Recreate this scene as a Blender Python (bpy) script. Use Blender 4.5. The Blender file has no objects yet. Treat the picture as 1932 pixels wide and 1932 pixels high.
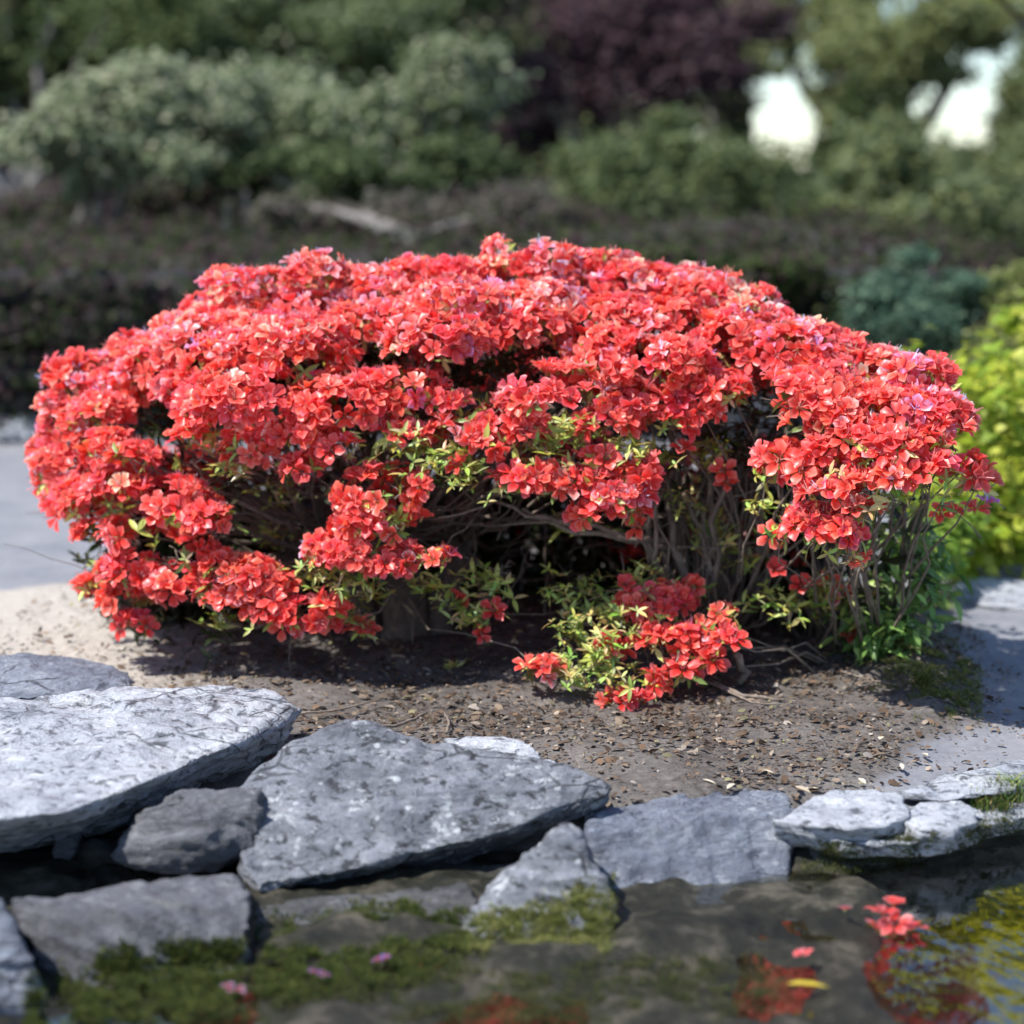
import bpy, bmesh, math, random
import numpy as np
from mathutils import Vector, Matrix, noise
from mathutils.bvhtree import BVHTree

random.seed(7)
rng = np.random.default_rng(7)
scene = bpy.context.scene
COL = scene.collection

# ------------------------------------------------------------------ camera
PITCH = math.radians(8.97)
CAMH = 0.90
FPX = 3874.0                      # focal length in pixels of a 1932 px wide picture
cam_d = bpy.data.cameras.new("camera")
cam = bpy.data.objects.new("camera", cam_d)
COL.objects.link(cam)
cam.location = (0, 0, CAMH)
cam.rotation_euler = (math.radians(90) - PITCH, 0, 0)
cam_d.sensor_width = 36.0
cam_d.lens = FPX / 1932.0 * 36.0
cam_d.clip_start = 0.05
cam_d.clip_end = 2000
cam_d.dof.use_dof = True
cam_d.dof.focus_distance = 3.24
cam_d.dof.aperture_fstop = (cam_d.lens / 1000.0) / 0.032     # entrance pupil of 32 mm
scene.camera = cam

# ------------------------------------------------------------------ light
SUN_EL = math.radians(56)
SUN_AZ = math.radians(-114)         # measured from +Y (away from the camera) towards +X
sun_dir = Vector((math.sin(SUN_AZ) * math.cos(SUN_EL), math.cos(SUN_AZ) * math.cos(SUN_EL), math.sin(SUN_EL)))
world = bpy.data.worlds.new("World")
scene.world = world
world.use_nodes = True
wn = world.node_tree
wn.nodes.clear()
sky = wn.nodes.new("ShaderNodeTexSky")
sky.sky_type = 'NISHITA'
sky.sun_disc = False
sky.sun_elevation = SUN_EL
sky.sun_rotation = SUN_AZ
sky.air_density = 1.0
sky.ozone_density = 3.0
sky.dust_density = 0.3
bg = wn.nodes.new("ShaderNodeBackground")
bg.inputs[1].default_value = 0.13
wo = wn.nodes.new("ShaderNodeOutputWorld")
wn.links.new(sky.outputs[0], bg.inputs[0])
wn.links.new(bg.outputs[0], wo.inputs[0])
sl = bpy.data.lights.new("sun", 'SUN')
sl.energy = 5.0
sl.angle = math.radians(0.6)
sl.color = (1.0, 0.95, 0.88)
so = bpy.data.objects.new("sun", sl)
COL.objects.link(so)
so.rotation_euler = (-sun_dir).to_track_quat('-Z', 'Y').to_euler()
so.location = (0, 0, 10)
vs = scene.view_settings
vs.view_transform = 'Standard'
vs.look = 'None'
vs.exposure = 0.78
vs.gamma = 1.0
vs.use_curve_mapping = False
scene.cycles.use_denoising = True
scene.cycles.max_bounces = 8
scene.cycles.transparent_max_bounces = 12

# ------------------------------------------------------------------ pixel helpers (1932 px picture)
CP, SP = math.cos(PITCH), math.sin(PITCH)

def ray(px, py):
    u = (px - 966.0) / FPX
    v = -(py - 966.0) / FPX
    return Vector((u, CP + v * SP, -SP + v * CP))

def P(px, py, Y):
    """point at world depth Y seen at a pixel"""
    d = ray(px, py)
    return Vector((0, 0, CAMH)) + d * (Y / d.y)

def G(px, py, z=0.0):
    """point at height z seen at a pixel"""
    d = ray(px, py)
    return Vector((0, 0, CAMH)) + d * ((z - CAMH) / d.z)

def proj(p):
    """numpy (n,3) -> px, py, depth"""
    q = np.asarray(p, float).reshape(-1, 3) - np.array([0, 0, CAMH])
    dep = q[:, 1] * CP - q[:, 2] * SP
    up = q[:, 1] * SP + q[:, 2] * CP
    return 966 + FPX * q[:, 0] / dep, 966 - FPX * up / dep, dep

# ------------------------------------------------------------------ object helpers
def tag(o, label=None, cat=None, group=None, kind=None):
    if label: o["label"] = label
    if cat: o["category"] = cat
    if group: o["group"] = group
    if kind: o["kind"] = kind
    return o

def empty(name, loc):
    o = bpy.data.objects.new(name, None)
    o.empty_display_size = 0.1
    COL.objects.link(o)
    o.location = loc
    return o

def link(name, me, mat=None, parent=None, smooth=True):
    o = bpy.data.objects.new(name, me)
    COL.objects.link(o)
    if mat is not None and len(me.materials) == 0:
        me.materials.append(mat)
    if smooth:
        me.shade_smooth()
    if parent is not None:
        o.parent = parent
        o.matrix_parent_inverse = Matrix.Translation(-parent.location)
    return o

def mesh_np(name, V, F, col=None):
    """V (n,3); F (m,k) uniform faces; col (n,3) vertex colours"""
    V = np.ascontiguousarray(V, np.float32)
    F = np.ascontiguousarray(F, np.int32)
    me = bpy.data.meshes.new(name)
    m, k = F.shape
    me.vertices.add(len(V)); me.vertices.foreach_set("co", V.ravel())
    me.loops.add(m * k); me.loops.foreach_set("vertex_index", F.ravel())
    me.polygons.add(m)
    me.polygons.foreach_set("loop_start", np.arange(0, m * k, k, dtype=np.int32))
    me.polygons.foreach_set("loop_total", np.full(m, k, np.int32))
    me.update(calc_edges=True)
    if col is not None:
        a = me.color_attributes.new("tint", 'FLOAT_COLOR', 'POINT')
        c = np.ones((len(V), 4), np.float32); c[:, :3] = col
        a.data.foreach_set("color", c.ravel())
    return me

def rotmats(axis, spin):
    """rotation matrices (n,3,3) turning +Z to axis, with a spin about it"""
    z = axis / np.linalg.norm(axis, axis=1, keepdims=True)
    h = np.where(np.abs(z[:, 2:3]) > 0.95, np.array([[1.0, 0, 0]]), np.array([[0, 0, 1.0]]))
    x = np.cross(h, z); x /= np.linalg.norm(x, axis=1, keepdims=True)
    y = np.cross(z, x)
    c, s = np.cos(spin)[:, None], np.sin(spin)[:, None]
    X = x * c + y * s
    Y = -x * s + y * c
    return np.stack([X, Y, z], axis=2)

def scatter_mesh(name, base, pos, R, scale, tints, mults=None):
    """join copies of base=(V,F,C) as one mesh; C is multiplied by the copy's tint"""
    V, F, C = base
    n = len(pos)
    W = np.einsum('nij,vj->nvi', R, V) * np.asarray(scale)[:, None, None] + pos[:, None, :]
    FF = F[None] + (np.arange(n) * len(V))[:, None, None]
    CC = C[None] * tints[:, None, :]
    return W.reshape(-1, 3), FF.reshape(-1, F.shape[1]), CC.reshape(-1, 3)

def tube(path, radii, sides=6):
    """tapered tube as quads (V,F)"""
    pts = [Vector(p) for p in path]
    V, F = [], []
    ref = Vector((0.3, 0.9, 0.2))
    for i, p in enumerate(pts):
        t = (pts[min(i + 1, len(pts) - 1)] - pts[max(i - 1, 0)]).normalized()
        a = t.cross(ref)
        if a.length < 1e-3: a = t.cross(Vector((1, 0, 0)))
        a.normalize(); b = t.cross(a)
        for k in range(sides):
            w = 2 * math.pi * k / sides
            V.append(p + (a * math.cos(w) + b * math.sin(w)) * radii[i])
    for i in range(len(pts) - 1):
        for k in range(sides):
            k2 = (k + 1) % sides
            F.append((i * sides + k, i * sides + k2, (i + 1) * sides + k2, (i + 1) * sides + k))
    V.append(pts[0]); V.append(pts[-1])
    a0, a1 = len(V) - 2, len(V) - 1
    e = (len(pts) - 1) * sides
    for k in range(sides):
        k2 = (k + 1) % sides
        F.append((a0, a0, k2, k)); F.append((a1, a1, e + k, e + k2))
    return V, F

def tubes_mesh(name, specs, sides=5):
    me = bpy.data.meshes.new(name)
    V, F = [], []
    for path, rad in specs:
        v, f = tube(path, rad, sides)
        o = len(V)
        V += [tuple(q) for q in v]
        for q in f:
            q = [i + o for i in q]
            F.append(q[1:] if q[0] == q[1] else q)
    me.from_pydata(V, [], F)
    me.update()
    return me

def bez(a, b, c, n=7, wob=0.0):
    out = []
    for i in range(n):
        t = i / (n - 1)
        p = a * (1 - t) ** 2 + b * 2 * t * (1 - t) + c * t * t
        if wob and 0 < i < n - 1:
            p = p + Vector((random.gauss(0, wob), random.gauss(0, wob), random.gauss(0, wob)))
        out.append(p)
    return out

def taper(r0, r1, n):
    return [r0 + (r1 - r0) * i / (n - 1) for i in range(n)]

# ------------------------------------------------------------------ materials
class NT:
    def __init__(self, name):
        self.m = bpy.data.materials.new(name)
        self.m.use_nodes = True
        self.t = self.m.node_tree
        self.t.nodes.clear()
        self.out = self.t.nodes.new("ShaderNodeOutputMaterial")
    def n(self, typ, **kw):
        nd = self.t.nodes.new(typ)
        for k, v in kw.items():
            if k.startswith("i_"):
                key = k[2:].replace("_", " ")
                nd.inputs[key].default_value = v
            else:
                setattr(nd, k, v)
        return nd
    def l(self, a, b):
        self.t.links.new(a, b)
    def ramp(self, src, stops):
        r = self.n("ShaderNodeValToRGB")
        els = r.color_ramp.elements
        while len(els) < len(stops): els.new(0.5)
        for e, (p, c) in zip(els, stops):
            e.position = p
            e.color = (c, c, c, 1) if isinstance(c, (int, float)) else (*c, 1)
        self.l(src, r.inputs[0])
        return r.outputs[0]
    def mix(self, fac, a, b, mode='MIX'):
        m = self.n("ShaderNodeMix", data_type='RGBA', blend_type=mode)
        for s, v in ((0, fac), (6, a), (7, b)):
            if hasattr(v, "links") or isinstance(v, bpy.types.NodeSocket): self.l(v, m.inputs[s])
            elif s == 0: m.inputs[0].default_value = v
            else: m.inputs[s].default_value = (*v, 1)
        return m.outputs[2]
    def math(self, op, a, b=None):
        m = self.n("ShaderNodeMath", operation=op)
        for i, v in enumerate((a, b)):
            if v is None: continue
            if isinstance(v, bpy.types.NodeSocket): self.l(v, m.inputs[i])
            else: m.inputs[i].default_value = v
        return m.outputs[0]
    def coords(self, scale=(1, 1, 1), rot=(0, 0, 0), geo=True):
        src = self.n("ShaderNodeNewGeometry").outputs["Position"] if geo else self.n("ShaderNodeTexCoord").outputs["Object"]
        mp = self.n("ShaderNodeMapping")
        mp.inputs["Scale"].default_value = scale
        mp.inputs["Rotation"].default_value = rot
        self.l(src, mp.inputs[0])
        return mp.outputs[0]
    def noise(self, co, scale, detail=5, rough=0.55, dist=0.0):
        t = self.n("ShaderNodeTexNoise", i_Scale=scale, i_Detail=detail, i_Roughness=rough, i_Distortion=dist)
        self.l(co, t.inputs["Vector"])
        return t.outputs["Fac"]
    def vor(self, co, scale, feature='F1'):
        t = self.n("ShaderNodeTexVoronoi", feature=feature, i_Scale=scale)
        self.l(co, t.inputs["Vector"])
        return t.outputs["Distance"]
    def bump(self, h, dist, strength=1.0, prev=None):
        b = self.n("ShaderNodeBump", i_Strength=strength, i_Distance=dist)
        self.l(h, b.inputs["Height"])
        if prev is not None: self.l(prev, b.inputs["Normal"])
        return b.outputs[0]
    def principled(self, col, rough=0.7, normal=None, **kw):
        p = self.n("ShaderNodeBsdfPrincipled")
        for k, v in (("Base Color", col), ("Roughness", rough)):
            if isinstance(v, bpy.types.NodeSocket): self.l(v, p.inputs[k])
            else: p.inputs[k].default_value = (*v, 1) if isinstance(v, tuple) else v
        for k, v in kw.items():
            p.inputs[k.replace("_", " ")].default_value = v
        if normal is not None: self.l(normal, p.inputs["Normal"])
        return p
    def done(self, sh):
        self.l(sh, self.out.inputs[0])
        return self.m

def rock_mat(name, dark, mid, pale, lichen=0.5, tilt=(0, 0, 0), rough=0.62, pits=0.5):
    t = NT(name)
    co = t.coords()
    st = t.coords(scale=(0.35, 0.35, 2.6), rot=tilt)      # bedding planes
    big = t.noise(co, 7.0, 6, 0.6)
    strat = t.noise(st, 22.0, 8, 0.62, 0.6)
    fine = t.noise(co, 95.0, 6, 0.7)
    grain = t.noise(st, 120.0, 4, 0.7)
    c = t.ramp(t.math('ADD', t.math('MULTIPLY', big, 0.5), t.math('MULTIPLY', strat, 0.5)),
               [(0.36, dark), (0.48, mid), (0.60, pale)])
    c = t.mix(t.ramp(grain, [(0.35, 0.0), (0.65, 0.7)]), c, mid, 'MIX')
    c = t.mix(0.55, c, t.ramp(fine, [(0.25, 0.42), (0.7, 1.0)]), 'MULTIPLY')
    # dark weathering pits and stains
    p1 = t.noise(t.coords(scale=(1, 1, 1.6)), 38.0, 7, 0.72, 0.4)
    pit = t.ramp(p1, [(0.40, 1.0), (0.47, 0.0)])
    c = t.mix(t.math('MULTIPLY', pit, pits), c, tuple(v * 0.32 for v in dark))
    # lichen: pale crusts of different size
    l1 = t.ramp(t.math('ADD', t.vor(co, 34.0), t.math('MULTIPLY', t.noise(co, 60, 5, 0.7), 0.35)), [(0.30, 1.0), (0.37, 0.0)])
    l2 = t.ramp(t.noise(co, 30.0, 8, 0.75, 0.3), [(0.56, 0.0), (0.62, 1.0)])
    area = t.ramp(t.noise(co, 9.0, 3, 0.5), [(0.36, 0.0), (0.54, 1.0)])
    li = t.math('MULTIPLY', t.math('MULTIPLY', t.math('MAXIMUM', t.math('MULTIPLY', l1, 0.8), l2), area), lichen)
    c = t.mix(li, c, (0.50, 0.53, 0.56))
    c = t.mix(t.math('MULTIPLY', t.ramp(t.noise(co, 14.0, 5, 0.6), [(0.6, 0.0), (0.75, 1.0)]), 0.22), c, (0.16, 0.17, 0.08))
    crk = t.ramp(t.vor(t.coords(scale=(0.5, 0.9, 1.8), rot=tilt), 16.0, 'DISTANCE_TO_EDGE'), [(0.0, 1.0), (0.035, 0.0)])
    crk = t.math('MULTIPLY', crk, t.ramp(t.noise(co, 6.0, 3), [(0.48, 0.0), (0.6, 0.8)]))
    c = t.mix(crk, c, tuple(v * 0.25 for v in dark))
    strat2 = t.math('SUBTRACT', strat, t.math('MULTIPLY', crk, 0.35))
    h = t.math('ADD', t.math('MULTIPLY', strat2, 0.9), t.math('ADD', t.math('MULTIPLY', fine, 0.22), t.math('MULTIPLY', p1, 0.6)))
    n1 = t.bump(h, 0.022, 1.0)
    n2 = t.bump(grain, 0.004, 0.9, n1)
    r = t.ramp(t.noise(co, 16.0, 4), [(0.3, rough - 0.14), (0.7, rough + 0.18)])
    return t.done(t.principled(c, r, n2, Specular_IOR_Level=0.55).outputs[0])

M = {}
M['rock_pale'] = rock_mat("pale_slate", (0.17, 0.19, 0.23), (0.46, 0.49, 0.55), (0.72, 0.745, 0.79), 0.6, pits=0.85, rough=0.42)
M['rock_grey'] = rock_mat("grey_slate", (0.07, 0.077, 0.095), (0.19, 0.205, 0.24), (0.38, 0.40, 0.45), 1.0, tilt=(0.35, 0.1, 0), pits=0.95)
M['rock_blue'] = rock_mat("blue_slate", (0.08, 0.095, 0.13), (0.18, 0.205, 0.265), (0.33, 0.365, 0.43), 0.45, tilt=(0.2, -0.2, 0), pits=0.35)
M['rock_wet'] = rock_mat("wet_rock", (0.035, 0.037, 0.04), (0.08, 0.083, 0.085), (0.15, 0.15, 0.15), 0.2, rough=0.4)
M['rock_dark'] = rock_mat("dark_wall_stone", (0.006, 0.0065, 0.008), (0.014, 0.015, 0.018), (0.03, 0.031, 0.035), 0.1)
M['rock_silt'] = rock_mat("silted_rock", (0.035, 0.033, 0.023), (0.08, 0.072, 0.052), (0.15, 0.135, 0.10), 0.1)
M['rock_block'] = rock_mat("block_slate", (0.06, 0.064, 0.075), (0.12, 0.125, 0.145), (0.21, 0.22, 0.245), 0.22, tilt=(0.9, 0.4, 0), pits=0.3)

def leaf_mat(name, trans=0.35, rough=0.45, spec=0.4, vary=0.45, sheen=0.0):
    t = NT(name)
    a = t.n("ShaderNodeAttribute", attribute_name="tint")
    nz = t.noise(t.coords(), 55.0, 3, 0.6)
    c = t.mix(vary, a.outputs["Color"], t.ramp(nz, [(0.3, 0.55), (0.7, 1.0)]), 'MULTIPLY')
    p = t.principled(c, rough, None, Specular_IOR_Level=spec, Sheen_Weight=sheen, Sheen_Roughness=0.4)
    tr = t.n("ShaderNodeBsdfTranslucent")
    t.l(c, tr.inputs[0])
    mx = t.n("ShaderNodeMixShader"); mx.inputs[0].default_value = trans
    t.l(p.outputs[0], mx.inputs[1]); t.l(tr.outputs[0], mx.inputs[2])
    return t.done(mx.outputs[0])

M['petal'] = leaf_mat("azalea_petal", 0.42, 0.38, 0.55, 0.12, sheen=0.3)
M['leaf'] = leaf_mat("azalea_leaf", 0.30, 0.42, 0.5)
M['leaf_far'] = leaf_mat("tree_leaf", 0.48, 0.8, 0.08, 0.1)
M['lime'] = leaf_mat("lime_leaf", 0.45, 0.5, 0.3)
M['moss'] = leaf_mat("moss_blade", 0.25, 0.8, 0.2)
M['litter'] = leaf_mat("dead_leaf", 0.1, 0.8, 0.2)

def bark_mat(name, a, b):
    t = NT(name)
    co = t.coords(scale=(1, 1, 0.3))
    nz = t.noise(co, 90.0, 6, 0.7)
    c = t.ramp(nz, [(0.3, a), (0.7, b)])
    return t.done(t.principled(c, 0.85, t.bump(nz, 0.004)).outputs[0])
M['bark'] = bark_mat("azalea_bark", (0.05, 0.038, 0.03), (0.17, 0.135, 0.11))
M['twig'] = bark_mat("twig_bark", (0.09, 0.07, 0.055), (0.26, 0.21, 0.17))
M['bark_grey'] = bark_mat("grey_bark", (0.12, 0.11, 0.10), (0.28, 0.26, 0.25))

# ------------------------------------------------------------------ ground: soil island, path, pond bed, bank
def interp(x, xs, ys): return np.interp(x, xs, ys)

def sstep(a, b, x):
    t = np.clip((x - a) / (b - a), 0, 1)
    return t * t * (3 - 2 * t)

def vnoise(x, y, f, seed=0.0):
    return np.array([noise.noise((a * f + seed, b * f - seed, seed * 1.7)) for a, b in zip(np.ravel(x), np.ravel(y))]).reshape(np.shape(x))

SHX = [-3, -1, -0.35, 0.0, 0.1, 0.3, 0.5, 0.8, 1.2, 3]
SHY = [2.9, 2.98, 2.88, 2.84, 2.84, 2.87, 2.93, 2.98, 3.02, 3.2]
ISY = [2.6, 3.0, 3.12, 3.35, 3.5, 4.19, 4.92, 6]
ISX = [0.42, 0.5, 0.60, 0.77, 0.82, 0.88, 1.0, 1.1]
WALL_Y = 7.62

def soil_mask(x, y):
    w = 0.05 * np.sin(x * 9 + 1.3) + 0.03 * np.sin(y * 17 + x * 5)
    yb = 4.5 + 0.85 * (1 - sstep(0.45, 0.85, np.abs(x)))
    back = 1 - sstep(yb - .08, yb + .12, y + w)
    right = 1 - sstep(-0.08, 0.12, x - interp(y, ISY, ISX) + w * 0.6)
    return np.clip(back * right, 0, 1)

def ground_z(x, y):
    x = np.asarray(x, float); y = np.asarray(y, float)
    sh = interp(x, SHX, SHY)
    z = np.zeros_like(x)
    s = soil_mask(x, y)
    z += 0.018 * s + 0.03 * s * np.exp(-((x - 0.05) ** 2 / 0.45 + (y - 4.0) ** 2 / 0.25))
    z += 0.055 * np.exp(-((x - 0.74) ** 2 / 0.010 + (y - 3.72) ** 2 / 0.03))      # mossy hummock
    bank = 1 - sstep(sh - 0.12, sh + 0.06, y)
    z -= 0.145 * bank + 0.07 * np.clip(sh - 0.1 - y, 0, 2.5)
    shelf = bank * (1 - sstep(0.44, 0.58, x + 0.04 * np.sin(y * 9))) * sstep(0.5, 1.2, y)
    z = z * (1 - shelf) + (-0.028 - 0.010 * np.clip(2.6 - y, 0, 2)) * shelf
    # bank behind the retaining wall, left and middle
    left = 1 - sstep(1.5, 4.5, x)
    up = sstep(WALL_Y + 0.02, WALL_Y + 0.30, y)
    z += left * up * (0.58 + 0.025 * np.clip(y - WALL_Y, 0, 60))
    z += (1 - left) * 0.025 * np.clip(y - 9, 0, 60)
    return z

def axis_pts(lo, hi, flo, fhi, step, grow=1.25):
    a = list(np.arange(flo, fhi + 1e-6, step))
    s = step; v = flo
    while v > lo:
        s *= grow; v -= s; a.insert(0, max(v, lo))
    s = step; v = a[-1]
    while v < hi:
        s *= grow; v += s; a.append(min(v, hi))
    return np.unique(np.array(a))

gx = axis_pts(-400, 400, -1.15, 1.25, 0.0145, 1.13)
gy = axis_pts(-60, 900, 2.7, 4.7, 0.0145, 1.08)
X, Y = np.meshgrid(gx, gy)
Z = ground_z(X, Y)
near = (np.abs(X) < 3) & (Y > 1.5) & (Y < 7)
nz = np.zeros_like(Z)
xs_, ys_ = X[near], Y[near]
nz[near] = 0.012 * vnoise(xs_, ys_, 4.0, 3.1) + 0.006 * vnoise(xs_, ys_, 14.0, 9.7) + 0.0035 * vnoise(xs_, ys_, 45.0, 2.2)
sm = soil_mask(X, Y)
pale_left = (1 - sstep(-.78, -.42, X)) * (1 - sstep(4.45, 4.75, Y)) * sstep(3.2, 3.5, Y)
Z = Z + nz * (0.25 + 0.95 * sm) * (1 - .75 * pale_left)
mud = near & (Y < interp(X, SHX, SHY) - .05)
Z[mud] += 0.016 * vnoise(X[mud], Y[mud], 9.0, 5.5) + 0.008 * vnoise(X[mud], Y[mud], 28.0, 1.5)
ny_, nx_ = X.shape
idx = np.arange(nx_ * ny_).reshape(ny_, nx_)
F = np.stack([idx[:-1, :-1], idx[:-1, 1:], idx[1:, 1:], idx[1:, :-1]], axis=-1).reshape(-1, 4)
sh_ = interp(X, SHX, SHY)
bed = 1 - sstep(-0.16, -0.03, Y - sh_)
bankm = (1 - sstep(1.5, 4.5, X)) * sstep(WALL_Y, WALL_Y + 0.3, Y) + (X > 1.5) * sstep(8.4, 9.2, Y)
masks = np.stack([sm * (1 - bed), bed, np.clip(bankm, 0, 1)], axis=-1).reshape(-1, 3)
me = mesh_np("ground", np.stack([X, Y, Z], -1).reshape(-1, 3), F, masks)
pale_zone = (1 - sstep(-.78, -.42, X)) * (1 - sstep(4.45, 4.75, Y)) * sstep(3.2, 3.5, Y)
sa = me.attributes.new("pale_zone", 'FLOAT', 'POINT'); sa.data.foreach_set("value", pale_zone.astype(np.float32).ravel())

t = NT("ground_soil_and_path")
att = t.n("ShaderNodeAttribute", attribute_name="tint")
sep = t.n("ShaderNodeSeparateColor"); t.l(att.outputs["Color"], sep.inputs[0])
co = t.coords()
n1 = t.noise(co, 5.0, 6, 0.6); n2 = t.noise(co, 60.0, 7, 0.7); n3 = t.noise(t.coords(scale=(0.6, 1.4, 1)), 150.0, 5, 0.7)
path = t.ramp(n2, [(0.25, (0.09, 0.095, 0.115)), (0.75, (0.21, 0.22, 0.25))])
path = t.mix(t.ramp(n1, [(0.35, 0.0), (0.7, 0.6)]), path, (0.29, 0.29, 0.30))
path = t.mix(t.ramp(t.noise(co, 240.0, 4, 0.8), [(0.55, 0.0), (0.68, 0.7)]), path, (0.10, 0.095, 0.09))
soil = t.ramp(n2, [(0.25, (0.028, 0.024, 0.022)), (0.5, (0.082, 0.072, 0.066)), (0.75, (0.19, 0.172, 0.16))])
soil = t.mix(t.ramp(n1, [(0.4, 0.0), (0.65, 0.75)]), soil, t.ramp(n3, [(0.3, (0.07, 0.063, 0.059)), (0.7, (0.27, 0.252, 0.238))]))
sat = t.n("ShaderNodeAttribute", attribute_name="pale_zone")
soil = t.mix(sat.outputs["Fac"], soil, t.ramp(n2, [(0.25, (0.28, 0.255, 0.225)), (0.75, (0.52, 0.48, 0.43))]))  # paler ground tone on the left side
bedc = t.ramp(t.noise(co, 15.0, 8, 0.7), [(0.36, (0.005, 0.006, 0.0035)), (0.5, (0.020, 0.020, 0.013)), (0.64, (0.085, 0.076, 0.058))])
bnk = t.ramp(t.noise(co, 2.0, 6, 0.6), [(0.3, (0.018, 0.016, 0.016)), (0.7, (0.055, 0.047, 0.048))])
edge = t.ramp(t.math('ADD', sep.outputs[0], t.math('ADD', t.math('MULTIPLY', t.math('SUBTRACT', n2, 0.5), 1.4), t.math('MULTIPLY', t.math('SUBTRACT', n1, 0.5), 1.2))), [(0.30, 0.0), (0.62, 1.0)])
c = t.mix(edge, path, soil)
c = t.mix(sep.outputs[1], c, bedc)
c = t.mix(sep.outputs[2], c, bnk)
hh = t.math('ADD', t.math('MULTIPLY', n2, 0.6), t.math('MULTIPLY', n3, 0.5))
nb = t.n("ShaderNodeBump", i_Distance=0.008)
t.l(hh, nb.inputs["Height"]); t.l(t.math('ADD', t.math('MULTIPLY', t.math('MAXIMUM', sep.outputs[0], sep.outputs[1]), 0.75), 0.2), nb.inputs["Strength"])
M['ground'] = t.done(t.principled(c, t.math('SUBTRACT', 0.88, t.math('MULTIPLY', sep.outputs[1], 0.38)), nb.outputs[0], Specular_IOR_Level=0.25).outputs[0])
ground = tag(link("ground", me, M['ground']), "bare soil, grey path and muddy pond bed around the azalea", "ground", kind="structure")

# ------------------------------------------------------------------ water
WZ = -0.035
wx = np.linspace(-6, 6, 13); wy = np.linspace(-3, 3.2, 9)
X, Y = np.meshgrid(wx, wy)
idx = np.arange(X.size).reshape(X.shape)
F = np.stack([idx[:-1, :-1], idx[:-1, 1:], idx[1:, 1:], idx[1:, :-1]], axis=-1).reshape(-1, 4)
me = mesh_np("water", np.stack([X, Y, np.full_like(X, WZ)], -1).reshape(-1, 3), F)
t = NT("pond_water")
co = t.coords(scale=(1.0, 0.55, 1))
w = t.noise(co, 16.0, 3, 0.5, 0.3)
w2 = t.noise(co, 60.0, 2, 0.5)
nb = t.bump(t.math('ADD', w, t.math('MULTIPLY', w2, 0.12)), 0.006, 0.6)
lw = t.n("ShaderNodeLayerWeight"); t.l(nb, lw.inputs["Normal"])          # Schlick, alike from both sides
frs = t.math('ADD', t.math('MULTIPLY', t.math('POWER', lw.outputs["Facing"], 3.1), 0.95), 0.05)
gl = t.n("ShaderNodeBsdfGlossy"); gl.inputs["Roughness"].default_value = 0.05; t.l(nb, gl.inputs["Normal"])
gl.inputs["Color"].default_value = (1, 1, 1, 1)
tp = t.n("ShaderNodeBsdfTransparent"); tp.inputs[0].default_value = (0.66, 0.66, 0.54, 1)
mx = t.n("ShaderNodeMixShader")
t.l(frs, mx.inputs[0]); t.l(tp.outputs[0], mx.inputs[1]); t.l(gl.outputs[0], mx.inputs[2])
M['water'] = t.done(mx.outputs[0])
tag(link("water", me, M['water']), "dark still pond water mirroring the lime shrub and sky", "water", kind="structure")

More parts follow.
